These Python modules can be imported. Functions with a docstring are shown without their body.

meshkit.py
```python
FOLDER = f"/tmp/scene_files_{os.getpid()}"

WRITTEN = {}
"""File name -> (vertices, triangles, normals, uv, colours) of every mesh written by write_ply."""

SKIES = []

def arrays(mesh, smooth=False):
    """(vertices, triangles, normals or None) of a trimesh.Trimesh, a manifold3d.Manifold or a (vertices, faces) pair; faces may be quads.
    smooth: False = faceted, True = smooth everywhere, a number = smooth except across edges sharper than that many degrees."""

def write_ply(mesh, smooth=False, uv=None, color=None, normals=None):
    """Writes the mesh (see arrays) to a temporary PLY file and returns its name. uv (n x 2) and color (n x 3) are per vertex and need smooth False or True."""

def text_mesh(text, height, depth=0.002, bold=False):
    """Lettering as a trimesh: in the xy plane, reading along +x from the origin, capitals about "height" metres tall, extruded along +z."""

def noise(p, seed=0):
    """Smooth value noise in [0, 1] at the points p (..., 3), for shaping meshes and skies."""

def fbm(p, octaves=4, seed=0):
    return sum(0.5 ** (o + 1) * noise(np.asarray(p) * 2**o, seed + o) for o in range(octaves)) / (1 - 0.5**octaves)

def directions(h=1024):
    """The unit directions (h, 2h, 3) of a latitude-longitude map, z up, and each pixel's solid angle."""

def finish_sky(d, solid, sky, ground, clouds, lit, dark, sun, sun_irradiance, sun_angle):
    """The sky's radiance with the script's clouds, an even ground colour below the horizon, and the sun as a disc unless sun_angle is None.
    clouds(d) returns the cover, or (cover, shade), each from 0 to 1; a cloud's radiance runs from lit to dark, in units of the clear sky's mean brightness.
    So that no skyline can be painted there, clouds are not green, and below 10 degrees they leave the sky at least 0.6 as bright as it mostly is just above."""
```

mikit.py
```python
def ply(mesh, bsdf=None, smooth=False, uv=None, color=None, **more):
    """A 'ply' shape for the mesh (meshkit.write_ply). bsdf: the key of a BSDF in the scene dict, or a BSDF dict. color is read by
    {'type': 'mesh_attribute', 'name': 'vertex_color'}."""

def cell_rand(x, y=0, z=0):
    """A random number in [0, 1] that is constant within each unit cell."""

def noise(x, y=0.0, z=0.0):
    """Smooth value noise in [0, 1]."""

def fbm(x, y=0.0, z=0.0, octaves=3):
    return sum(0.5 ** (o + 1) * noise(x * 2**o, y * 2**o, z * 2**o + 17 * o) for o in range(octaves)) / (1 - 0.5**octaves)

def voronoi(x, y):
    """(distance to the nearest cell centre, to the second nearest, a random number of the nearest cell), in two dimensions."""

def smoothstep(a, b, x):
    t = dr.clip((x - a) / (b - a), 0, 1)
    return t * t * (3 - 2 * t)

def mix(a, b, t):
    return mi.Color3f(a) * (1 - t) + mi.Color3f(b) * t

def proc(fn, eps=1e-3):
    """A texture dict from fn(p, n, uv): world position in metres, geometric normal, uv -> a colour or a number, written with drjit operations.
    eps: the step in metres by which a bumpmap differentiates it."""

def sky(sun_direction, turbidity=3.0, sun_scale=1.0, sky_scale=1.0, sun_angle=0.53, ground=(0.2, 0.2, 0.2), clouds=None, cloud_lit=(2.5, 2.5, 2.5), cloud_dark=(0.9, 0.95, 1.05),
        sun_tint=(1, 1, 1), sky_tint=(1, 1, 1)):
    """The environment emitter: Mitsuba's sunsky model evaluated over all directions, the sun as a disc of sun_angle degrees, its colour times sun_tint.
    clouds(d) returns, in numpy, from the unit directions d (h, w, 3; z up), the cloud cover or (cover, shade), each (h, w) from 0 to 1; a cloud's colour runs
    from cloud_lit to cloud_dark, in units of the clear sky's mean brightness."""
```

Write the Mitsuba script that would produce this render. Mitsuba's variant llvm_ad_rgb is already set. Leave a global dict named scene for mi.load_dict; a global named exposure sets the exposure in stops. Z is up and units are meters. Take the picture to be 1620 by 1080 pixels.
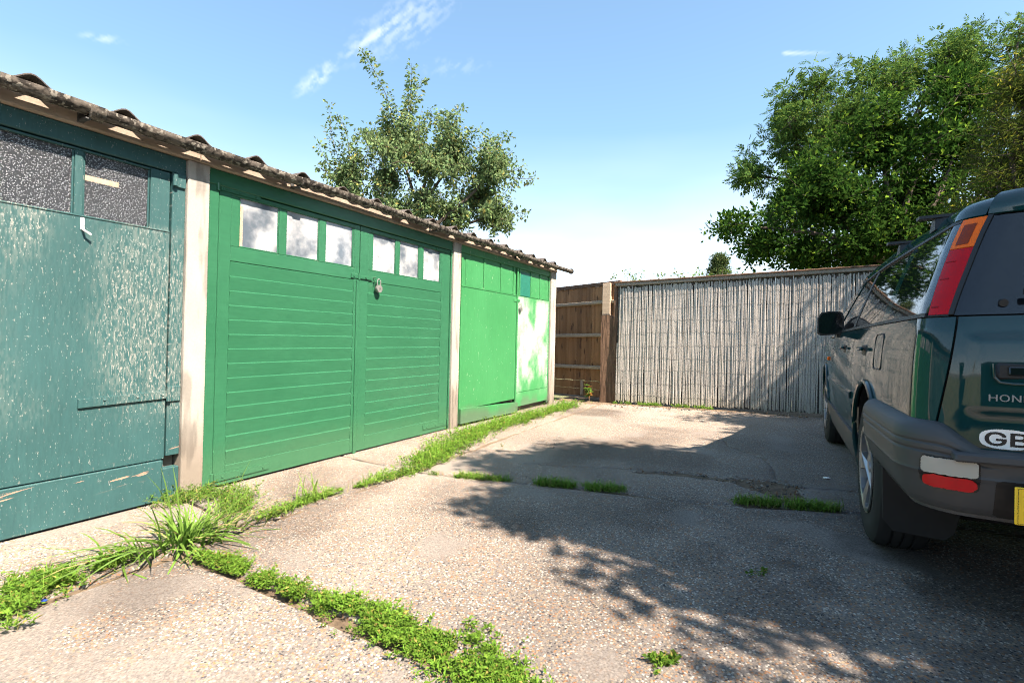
import math, numpy as np, trimesh, drjit as dr, mitsuba as mi, mikit, meshkit, manifold3d as m3
from mikit import proc, noise, fbm, voronoi, cell_rand, smoothstep, mix
from shapely.geometry import Polygon, Point, LineString
from scipy.spatial import Delaunay
from scipy.interpolate import PchipInterpolator

# ------------------------------------------------------------------ camera, light, exposure
scene, labels = {}, {}
EYE, PH, TILT = 1.0, math.radians(29.83), 0.0225
RX, RY = math.cos(PH), math.sin(PH)                      # the camera's right, on the plan
FX, FY = -RY, RX                                         # the camera's forward, on the plan
up = np.array([0, 0, 1.0]) - TILT * np.array([RX, RY, 0])
scene['camera'] = {'type': 'perspective', 'fov': 94.03, 'fov_axis': 'x', 'near_clip': 0.05, 'far_clip': 900.0,
                   'to_world': mi.ScalarTransform4f().look_at([0, 0, EYE], [FX, FY, EYE + 0.0053], up.tolist())}
SUN_EL, SUN_AZ = math.radians(50), math.radians(-15)
sun_dir = [math.cos(SUN_EL) * math.cos(SUN_AZ), math.cos(SUN_EL) * math.sin(SUN_AZ), math.sin(SUN_EL)]


def wisps(d):
    """thin cirrus high up, a milky band near the horizon and one short contrail"""
    az = np.arctan2(d[..., 0], d[..., 1]); el = np.arcsin(np.clip(d[..., 2], -1, 1))
    q = np.stack([az * 7 + el * 5, el * 22 - az * 9, 0 * az], -1)
    n = meshkit.fbm(q, 5, 3)
    patch = meshkit.fbm(np.stack([az * 3.2, el * 4.5, 0 * az + 2], -1), 3, 9)
    c = np.clip((n - 0.52) * 2.2, 0, 1) * np.clip((patch - 0.50) * 5, 0, 1) * 0.16
    for a0, e0, s, w, hh, st in ((-0.80, 0.560, 0.66, 0.080, 0.012, 0.46), (-0.76, 0.575, 0.50, 0.12, 0.045, 0.26), (-0.92, 0.468, 0.75, 0.034, 0.017, 0.46), (-1.238, 0.438, 0.2, 0.03, 0.006, 0.30), (-0.66, 0.52, 0.1, 0.10, 0.02, 0.15)):
        u_, v_ = (az - a0), (el - e0) - s * (az - a0)
        c = np.maximum(c, st * np.exp(-(u_ / w) ** 2 - (v_ / hh) ** 2) * np.clip(2.1 * (meshkit.fbm(np.stack([az * 55 + 30 * el, el * 160 - az * 110, 0 * az], -1), 5, 5) - 0.20), 0, 1))
    # contrail
    t = (az + 0.016) / 0.11
    line = el - (0.499 - 0.024 * t)
    c = np.maximum(c, 0.42 * np.exp(-(line / 0.0030) ** 2) * np.clip((t + 0.02) * 12, 0, 1) * np.clip(1 - t, 0, 1) ** 1.3)
    low = np.clip(1 - el / 0.50, 0, 1) ** 1.5
    c = np.maximum(c, low * (0.55 + 0.55 * meshkit.fbm(np.stack([az * 4, el * 16, 0 * az], -1), 4, 1)))
    return np.clip(np.maximum(c, 0.06), 0, 1), np.zeros_like(c)


scene['sky'] = mikit.sky(sun_dir, turbidity=3, clouds=wisps, cloud_lit=(2.4, 2.4, 2.4), sun_tint=(0.96, 0.97, 1.03), sun_scale=1.75, sky_scale=1.08, sky_tint=(1.02, 1.12, 0.99))
exposure = 2.9

# ------------------------------------------------------------------ helpers
R = np.random.default_rng(7)
_used = set()


def num(name):
    k, i = name, 0
    while k in _used:
        i += 1
        k = f'{name}_{i:03d}'
    _used.add(k)
    return k


def warp(v):
    """the whole site climbs gently to the right and the back; uprights stay plumb"""
    v = np.array(v, float)
    v[:, 2] += TILT * (RX * v[:, 0] + RY * v[:, 1])
    return v


def arr(mesh):
    if hasattr(mesh, 'to_mesh'):
        m = mesh.to_mesh()
        return np.array(m.vert_properties[:, :3], float), np.array(m.tri_verts)
    if isinstance(mesh, trimesh.Trimesh):
        return np.array(mesh.vertices), np.array(mesh.faces)
    v, f = np.asarray(mesh[0], float), np.asarray(mesh[1], int)
    if f.shape[1] == 4:
        f = np.vstack([f[:, [0, 1, 2]], f[:, [0, 2, 3]]])
    return v, f


def put(name, mesh, bsdf, parent=None, smooth=False, color=None, label=None, cat=None, group=None, kind=None):
    key = num(f'{parent}__{name}' if parent else name)
    v, f = arr(mesh)
    scene[key] = mikit.ply((warp(v), f), bsdf, smooth, color=color)
    tag(key, label, cat, group, kind)
    return key


def tag(key, label=None, cat=None, group=None, kind=None):
    d = {a: b for a, b in (('label', label), ('category', cat), ('group', group), ('kind', kind)) if b}
    if d:
        labels.setdefault(key, {}).update(d)


def thing(name, label, cat, group=None, kind=None):
    key = num(name)
    tag(key, label, cat, group, kind)
    return key


def cat_(parts):
    vs, fs, n = [], [], 0
    for p in parts:
        v, f = arr(p)
        vs.append(v); fs.append(f + n); n += len(v)
    return np.vstack(vs), np.vstack(fs)


def box(x0, x1, y0, y1, z0, z1, b=0.003):
    """a box with chamfered edges"""
    lo, hi = np.array([x0, y0, z0], float), np.array([x1, y1, z1], float)
    b = min(b, 0.45 * (hi - lo).min())
    pts = []
    for s in np.ndindex(2, 2, 2):
        c = np.where(s, hi, lo); d = np.where(s, -b, b)
        for k in range(3):
            e = d.copy(); e[k] = 0
            pts.append(c + e)
    return m3.Manifold.hull_points(np.array(pts))


def hull(pts):
    return m3.Manifold.hull_points(np.asarray(pts, float))


def tube(p, r, n=6, closed=True):
    p = np.asarray(p, float); r = np.broadcast_to(r, (len(p),))
    t = np.gradient(p, axis=0); t /= np.linalg.norm(t, axis=1, keepdims=True) + 1e-12
    a = np.cross(t, np.where(np.abs(t[:, 2:]) < 0.9, [0, 0, 1.0], [1.0, 0, 0])); a /= np.linalg.norm(a, axis=1, keepdims=True) + 1e-12
    b = np.cross(t, a); g = np.arange(n) * 2 * np.pi / n
    v = (p[:, None] + r[:, None, None] * (np.cos(g)[None, :, None] * a[:, None] + np.sin(g)[None, :, None] * b[:, None])).reshape(-1, 3)
    i, j = np.meshgrid(np.arange(len(p) - 1), np.arange(n), indexing='ij')
    q = np.stack([i * n + j, i * n + (j + 1) % n, (i + 1) * n + (j + 1) % n, (i + 1) * n + j], -1).reshape(-1, 4)
    f = np.vstack([q[:, [0, 1, 2]], q[:, [0, 2, 3]]])
    if closed:
        k = len(p)
        v = np.vstack([v, p[:1], p[-1:]])
        j = np.arange(n)
        f = np.vstack([f, np.stack([(j + 1) % n, j, j * 0 + k * n], 1), np.stack([j + (k - 1) * n, (j + 1) % n + (k - 1) * n, j * 0 + k * n + 1], 1)])
    return v, f


def cyl(c0, c1, r, n=12):
    return tube([c0, c1], r, n)


def unit(v):
    return v / (np.linalg.norm(v, axis=-1, keepdims=True) + 1e-12)


def leafmesh(pos, d, nrm, L, W, fold=0.25, mid=0.45):
    """many leaves: each a folded diamond of two triangles"""
    d = unit(d); s = unit(np.cross(d, nrm)); n = np.cross(s, d)
    L = np.broadcast_to(L, (len(pos),))[:, None]; W = np.broadcast_to(W, (len(pos),))[:, None]
    m = pos + d * L * mid + n * W * fold
    tip = pos + d * L - n * L * 0.08
    v = np.stack([pos, m + s * W * 0.5, tip, m - s * W * 0.5], 1).reshape(-1, 3)
    k = np.arange(len(pos))[:, None] * 4
    f = np.vstack([k + [0, 1, 2], k + [0, 2, 3]])
    return v, f


def leafcol(n, base, var=0.25, alt=None, p_alt=0.0, per=4):
    c = np.array(base) * (1 + var * R.uniform(-1, 1, (n, 1))) * (1 + 0.08 * R.uniform(-1, 1, (n, 3)))
    if alt is not None:
        c = np.where(R.random((n, 1)) < p_alt, np.array(alt) * (1 + var * R.uniform(-1, 1, (n, 1))), c)
    return np.repeat(np.clip(c, 0, 1), per, axis=0)


def rnd(n):
    return unit(R.normal(size=(n, 3)))


# ------------------------------------------------------------------ materials
def mat(name, d):
    scene[name] = d
    return name


def rgb(*c):
    return {'type': 'rgb', 'value': list(c)}


def pr(name, color, rough=0.6, **k):
    if isinstance(color, (tuple, list)):
        color = rgb(*color)
    return mat(name, {'type': 'twosided', 'b': {'type': 'principled', 'base_color': color, 'roughness': rough, **k}})


def bumped(name, color, rough, height, scale=1.0, eps=1e-3, **k):
    if isinstance(color, (tuple, list)):
        color = rgb(*color)
    return mat(name, {'type': 'twosided', 'b': {'type': 'bumpmap', 'tex': proc(height, eps), 'scale': scale, 'b': {'type': 'principled', 'base_color': color, 'roughness': rough, **k}}})


VC = {'type': 'mesh_attribute', 'name': 'vertex_color'}


def concrete_col(p, n, uv):
    d1, d2, c = voronoi(p.x * 104, p.y * 104)
    c2 = cell_rand(c * 9173.0, 3)
    peb = mix((0.34, 0.245, 0.16), (0.56, 0.50, 0.43), smoothstep(0.25, 0.45, c2))
    peb = mix(peb, (0.19, 0.165, 0.15), smoothstep(0.52, 0.56, c2))
    peb = mix(peb, (0.36, 0.17, 0.08), smoothstep(0.74, 0.76, c2))
    peb = mix(peb, (0.065, 0.062, 0.065), smoothstep(0.90, 0.91, c2))
    big = fbm(p.x * 1.3, p.y * 1.3, 5.0, 4)
    skin = smoothstep(0.62, 0.74, fbm(p.x * 2.1 + 8, p.y * 2.1, 2.0, 4))
    grit = fbm(p.x * 170, p.y * 170, 0.0, 2)
    mat_ = mix((0.105, 0.089, 0.078), (0.315, 0.270, 0.236), grit)
    m = (1 - smoothstep(0.36, 0.48, d1)) * smoothstep(0.16, 0.20, c) * (1 - 0.8 * skin)
    col = mix(mat_, peb, m * 0.94)
    col = col * (0.68 + 0.66 * big)
    col = mix(col, (0.33, 0.285, 0.25), skin * 0.15)
    stain = smoothstep(0.56, 0.74, fbm(p.x * 0.8 + 3, p.y * 0.9 + 1, 9.0, 4))
    col = col * mix((1, 1, 1), (0.66, 0.65, 0.65), stain)
    # oil and rubber where cars have stood
    oil = dr.exp(-dr.square((p.x - 0.55) / 1.25) - dr.square((p.y - 2.5) / 1.0)) * smoothstep(0.30, 0.62, fbm(p.x * 3.0, p.y * 3.0, 4.0, 4))
    return col * mix((0.735, 0.775, 0.82), (0.33, 0.345, 0.37), oil)


def concrete_h(p, n, uv):
    d1, d2, c = voronoi(p.x * 104, p.y * 104)
    skin = smoothstep(0.62, 0.74, fbm(p.x * 2.1 + 8, p.y * 2.1, 2.0, 4))
    return (1 - smoothstep(0.1, 0.55, d1)) * smoothstep(0.15, 0.4, c) * 0.0032 * (1 - 0.85 * skin) + fbm(p.x * 120, p.y * 120, 0.0, 2) * 0.0016


bumped('m_concrete', proc(concrete_col), 0.88, concrete_h, 1.0, 0.0012, specular=0.25)
pr('m_soil', proc(lambda p, n, uv: mix((0.05, 0.036, 0.025), (0.17, 0.125, 0.085), fbm(p.x * 45, p.y * 45, 0.0, 4))), 0.95)
pr('m_earth', proc(lambda p, n, uv: mix((0.05, 0.07, 0.03), (0.12, 0.11, 0.06), fbm(p.x * 0.7, p.y * 0.7, 0.0, 4))), 0.95)


def pillar_col(p, n, uv):
    a = fbm(p.y * 9, p.z * 5, p.x * 9, 4)
    pit = smoothstep(0.90, 0.96, noise(p.y * 90, p.z * 70, p.x * 90))
    low = 1 - smoothstep(0.15, 0.75, p.z + 0.35 * (a - 0.5))
    c = mix((0.285, 0.270, 0.250), (0.37, 0.352, 0.328), a) * (0.9 + 0.2 * fbm(p.y * 150, p.z * 150, p.x * 150, 2))
    c = mix(c, (0.17, 0.14, 0.115), low * 0.8)
    c = c * (1 - 0.35 * smoothstep(0.55, 0.75, fbm(p.y * 22, p.z * 3.0, 3.0, 3)))
    return mix(c, (0.18, 0.13, 0.09), pit * 0.6)


bumped('m_precast', proc(pillar_col), 0.85, lambda p, n, uv: fbm(p.y * 110, p.z * 110, p.x * 110, 3) * 0.0018, 1.0, 0.0015)


def teal_peel(p):
    """1 where the teal paint has flaked off in short upright flecks"""
    zone = smoothstep(0.44, 0.66, fbm(p.y * 3.1 + 0.7, p.z * 1.2, 4.0, 3))
    hi = smoothstep(0.35, 0.65, p.z) * (1 - smoothstep(1.62, 1.72, p.z))
    fl = fbm(p.y * 230, p.z * 62, 1.0, 3)
    return smoothstep(0.745, 0.84, fl + 0.13 * zone * hi) * 0.5


def teal_col(p, n, uv):
    a = fbm(p.y * 5, p.z * 2.2, p.x * 5, 4)
    base = mix((0.020, 0.066, 0.072), (0.036, 0.100, 0.107), a)
    base = mix(base, (0.17, 0.20, 0.19), 0.50 * smoothstep(0.34, 0.70, fbm(p.y * 3.1 + 0.7, p.z * 1.2, 4.0, 3)) * smoothstep(0.30, 0.75, fbm(p.y * 150, p.z * 30, 8.0, 4)) * smoothstep(0.35, 0.65, p.z) * (1 - smoothstep(1.66, 1.70, p.z)))
    base = base * (0.9 + 0.2 * fbm(p.y * 130, p.z * 18, 0.0, 3))
    scr = smoothstep(0.70, 0.76, fbm(p.y * 5, (p.z - 0.13 * p.y) * 60, 3.0, 4)) * (1 - smoothstep(0.06, 0.10, dr.abs(p.z - 0.13 - 0.06 * p.y)))
    c = mix(base, (0.36, 0.36, 0.345), teal_peel(p))
    return mix(c, (0.46, 0.26, 0.19), scr * 0.85)


bumped('m_teal', proc(teal_col), 0.5, lambda p, n, uv: fbm(p.y * 90, p.z * 16, p.x * 40, 2) * 0.0012 - teal_peel(p) * 0.0006, 1.0, 0.0015, specular=0.4)


def green_col(p, n, uv):
    a = fbm(p.y * 4, p.z * 3, p.x * 20, 4)
    c = mix((0.020, 0.104, 0.054), (0.029, 0.128, 0.069), a) * (0.94 + 0.12 * fbm(p.y * 14, p.z * 110, 0.0, 2))
    dirt = (1 - smoothstep(0.08, 0.35, p.z + 0.3 * (a - 0.5)))
    return mix(c, (0.055, 0.14, 0.075), dirt * 0.45)


bumped('m_green', proc(green_col), 0.30, lambda p, n, uv: fbm(p.y * 12, p.z * 90, p.x * 50, 3) * 0.0009, 1.0, 0.002, specular=0.5)


def lime_col(p, n, uv):
    a = fbm(p.y * 3, p.z * 2.2, p.x * 9, 4)
    c = mix((0.030, 0.172, 0.060), (0.044, 0.215, 0.082), a) * (0.93 + 0.14 * fbm(p.y * 90, p.z * 14, 0.0, 2))
    ch = smoothstep(0.80, 0.86, fbm(p.y * 50, p.z * 30, 7.0, 3))
    low = (1 - smoothstep(0.06, 0.24, p.z + 0.25 * (a - 0.5)))
    c = mix(c, (0.30, 0.40, 0.30), ch * 0.5)
    return mix(c, (0.085, 0.115, 0.085), low * 0.75)


bumped('m_lime', proc(lime_col), 0.42, lambda p, n, uv: fbm(p.y * 60, p.z * 22, p.x * 50, 3) * 0.0011, 1.0, 0.002)


def chalk_col(p, n, uv):
    a = smoothstep(0.28, 0.66, fbm(p.y * 4.0 + 2, p.z * 2.8, 1.0, 5)) * (0.55 + 0.6 * fbm(p.y * 30, p.z * 55, 0.0, 3))
    k = smoothstep(1.75, 1.60, p.z) * smoothstep(0.15, 0.6, p.z)
    c = mix((0.040, 0.215, 0.075), (0.38, 0.47, 0.41), dr.clip(a * k * 1.15, 0, 1))
    return mix(c, (0.09, 0.12, 0.09), (1 - smoothstep(0.06, 0.2, p.z + 0.2 * (a - 0.5))) * 0.6)


pr('m_chalky', proc(chalk_col), 0.6)
pr('m_teal_patch', (0.015, 0.13, 0.095), 0.4)


def lichen_col(p, n, uv):
    a = fbm(p.y * 34, p.z * 34, p.x * 34, 4)
    c = mix((0.022, 0.019, 0.017), (0.105, 0.093, 0.082), smoothstep(0.38, 0.62, a))
    return mix(c, (0.24, 0.23, 0.205), smoothstep(0.58, 0.68, fbm(p.y * 60, p.z * 60, p.x * 60 + 4, 3)) * 0.8)


bumped('m_lichen', proc(lichen_col), 0.95, lambda p, n, uv: fbm(p.y * 55, p.z * 55, p.x * 55, 3) * 0.004, 1.0, 0.002)
pr('m_roof', proc(lambda p, n, uv: mix((0.03, 0.026, 0.026), (0.12, 0.105, 0.10), fbm(p.x * 9, p.y * 22, p.z * 22, 4))), 0.92)
pr('m_fascia', proc(lambda p, n, uv: mix((0.18, 0.145, 0.115), (0.37, 0.31, 0.26), fbm(p.y * 6, p.z * 14, p.x * 14, 4))), 0.88)
pr('m_wall', proc(lambda p, n, uv: mix((0.30, 0.26, 0.22), (0.42, 0.38, 0.33), fbm(p.x * 7, p.y * 7, p.z * 7, 4))), 0.9)


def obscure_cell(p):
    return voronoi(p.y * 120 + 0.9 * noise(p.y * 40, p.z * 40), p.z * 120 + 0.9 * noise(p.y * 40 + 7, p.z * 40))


def obscure_h(p, n, uv):
    d1, d2, c = obscure_cell(p)
    return -0.0075 * d1 * d1


def obscure_glint_col(p, n, uv):
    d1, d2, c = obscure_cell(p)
    return mix((0.055, 0.062, 0.075), (0.44, 0.47, 0.52), (1 - smoothstep(0.12, 0.40, d1)) * smoothstep(0.10, 0.75, c))  # pale bead centres; sky reflections and glints are painted into the base colour


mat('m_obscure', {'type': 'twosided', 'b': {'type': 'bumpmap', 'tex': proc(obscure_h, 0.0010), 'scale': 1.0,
                                            'b': {'type': 'principled', 'base_color': proc(obscure_glint_col), 'metallic': 0.5, 'roughness': 0.12, 'specular': 0.8}}})


def milky_col(p, n, uv):
    a = fbm(p.y * 7, p.z * 8, 2.0, 5)
    return mix((0.085, 0.11, 0.145), (0.33, 0.35, 0.385), smoothstep(0.28, 0.68, a)) * (0.9 + 0.2 * fbm(p.y * 70, p.z * 25, 0.0, 2))


pr('m_milky', proc(milky_col), 0.08, specular=0.7)


def board_col(p, n, uv):
    g = fbm(p.x * 26 + 2.0 * noise(p.x * 3, p.z * 1.0), p.z * 1.6, 3.0, 4)
    c = mix((0.17, 0.080, 0.034), (0.34, 0.18, 0.085), g) * (0.72 + 0.56 * cell_rand(p.x * 8.7, 0, 1))
    kn = 1 - smoothstep(0.05, 0.16, voronoi(p.x * 7, p.z * 1.9)[0])
    return mix(c, (0.07, 0.035, 0.02), kn * 0.85)


bumped('m_board', proc(board_col), 0.8, lambda p, n, uv: fbm(p.x * 60, p.z * 3, 0.0, 3) * 0.002, 1.0, 0.002)
pr('m_rail', proc(lambda p, n, uv: mix((0.26, 0.20, 0.145), (0.45, 0.37, 0.29), fbm(p.x * 5, p.z * 60, p.y * 60, 4))), 0.8)


def old_wood(p, n, uv):
    g = fbm(p.x * 40, p.z * 4, p.y * 40, 4)
    return mix((0.055, 0.030, 0.020), (0.20, 0.125, 0.085), g)


bumped('m_sleeper', proc(old_wood), 0.9, lambda p, n, uv: fbm(p.x * 55, p.z * 8, p.y * 55, 3) * 0.006, 1.0, 0.002)
pr('m_weathered', proc(lambda p, n, uv: mix((0.15, 0.125, 0.105), (0.33, 0.29, 0.25), fbm(p.x * 3, p.z * 50, p.y * 50, 4))), 0.9)
pr('m_backing', (0.13, 0.12, 0.112), 0.95)


def reed_col(p, n, uv):
    v = cell_rand(p.x * 83, 0, 2)
    g = fbm(p.x * 160, p.z * 6 + 40 * v, 3.0, 3)
    c = mix((0.27, 0.255, 0.245), (0.47, 0.45, 0.435), g * 0.6 + v * 0.4)
    knot = smoothstep(0.80, 0.97, noise(0.0, p.z * 5.0 + 31 * v, 41 * v))
    c = mix(c, (0.22, 0.18, 0.15), knot * 0.55)
    low = 1 - smoothstep(0.0, 0.35, p.z)
    return mix(c, (0.30, 0.26, 0.16), low * 0.35)


pr('m_reed', proc(reed_col), 0.5, specular=0.4)
pr('m_wire', (0.16, 0.155, 0.15), 0.7)
pr('m_iron', (0.11, 0.115, 0.12), 0.5, metallic=0.6)
pr('m_steel', (0.25, 0.25, 0.25), 0.33, metallic=0.4)
pr('m_brass', (0.50, 0.38, 0.18), 0.35, metallic=1.0)
mat('m_leaf', {'type': 'principledthin', 'base_color': VC, 'roughness': 0.42, 'diff_trans': 0.75, 'eta': 1.4})
mat('m_matte_leaf', {'type': 'principledthin', 'base_color': VC, 'roughness': 0.7, 'diff_trans': 0.8, 'eta': 1.3})
pr('m_bark', proc(lambda p, n, uv: mix((0.04, 0.031, 0.025), (0.13, 0.105, 0.085), fbm(p.x * 25, p.y * 25, p.z * 7, 4))), 0.95)
pr('m_pebble', VC, 0.8)
# car
mat('m_paint', {'type': 'twosided', 'b': {'type': 'principled', 'base_color': rgb(0.004, 0.030, 0.035), 'roughness': 0.045, 'specular': 0.62}})
mat('m_carglass', {'type': 'twosided', 'b': {'type': 'principled', 'base_color': rgb(0.004, 0.006, 0.009), 'roughness': 0.03, 'specular': 0.75}})
bumped('m_plastic', (0.046, 0.050, 0.056), 0.55, lambda p, n, uv: fbm(p.x * 500, p.y * 500, p.z * 500, 2) * 0.0004, 1.0, 0.0008, specular=0.5)
pr('m_black', (0.012, 0.012, 0.013), 0.55)
pr('m_rubber', (0.020, 0.020, 0.021), 0.85)
pr('m_alloy', (0.40, 0.41, 0.42), 0.34, metallic=0.9)
for nm, c in (('m_red_lens', (0.42, 0.004, 0.010)), ('m_orange_lens', (0.78, 0.13, 0.008)), ('m_dark_orange', (0.20, 0.028, 0.005)), ('m_clear_lens', (0.36, 0.36, 0.33)), ('m_deep_red', (0.22, 0.002, 0.005))):
    pr(nm, c, 0.14, specular=0.22)
pr('m_badge', (0.30, 0.31, 0.33), 0.4, metallic=0.6)
pr('m_plate', (0.80, 0.52, 0.02), 0.35)
pr('m_white', (0.78, 0.78, 0.76), 0.4)
pr('m_ink', (0.012, 0.012, 0.014), 0.4)

# ------------------------------------------------------------------ ground
gx = np.concatenate([-np.geomspace(300, 6, 14), np.linspace(-5, 6, 23), np.geomspace(7, 300, 14)])
gy = np.concatenate([-np.geomspace(300, 4, 14), np.linspace(-3, 9, 25), np.geomspace(10, 300, 14)])
XX, YY = np.meshgrid(gx, gy, indexing='ij')


def gridfaces(n, m):
    i, j = np.meshgrid(np.arange(n - 1), np.arange(m - 1), indexing='ij')
    return np.stack([i * m + j, (i + 1) * m + j, (i + 1) * m + j + 1, i * m + j + 1], -1).reshape(-1, 4)


put('ground', (np.stack([XX, YY, 0 * XX - 0.06], -1).reshape(-1, 3), gridfaces(*XX.shape)), 'm_earth', kind='structure', label='open ground around the yard')
gx, gy = np.linspace(-3.6, 7.0, 110), np.linspace(-3, 9.0, 124)
XX, YY = np.meshgrid(gx, gy, indexing='ij')
soil = np.stack([XX, YY, 0 * XX - 0.026 + 0.022 * meshkit.fbm(np.stack([XX * 6, YY * 6, 0 * XX], -1), 4)], -1).reshape(-1, 3)
put('soil', (soil, gridfaces(*XX.shape)), 'm_soil', kind='structure', label='dark soil showing in the joints of the concrete')
yard = thing('concrete_yard', 'worn concrete yard of exposed pebble aggregate cast in slabs', 'yard', kind='structure')


def ragged(pts, amp, seed, step=0.05):
    p = LineString(list(pts) + [pts[0]]).segmentize(step)
    c = np.array(p.coords)[:-1]
    w = meshkit.fbm(np.c_[c * 2.2, 0 * c[:, 0] + seed], 4, seed)[:, None] - 0.5
    w2 = meshkit.fbm(np.c_[c * 9.0, 0 * c[:, 0] + seed], 3, seed + 5)[:, None] - 0.5
    t = np.roll(c, -1, 0) - np.roll(c, 1, 0)
    n = np.c_[t[:, 1], -t[:, 0]]; n = n / (np.linalg.norm(n, axis=1, keepdims=True) + 1e-9)
    return Polygon(c + n * (w * amp * 2.2 + w2 * amp * 0.8)).buffer(0)


HOLE = Polygon([(-1.0, 3.75), (-0.62, 3.83), (-0.3, 3.80), (-0.12, 3.62), (0.03, 3.50), (0.14, 3.72), (0.10, 3.95), (-0.08, 4.02), (-0.3, 3.92), (-0.65, 3.90)])


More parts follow.
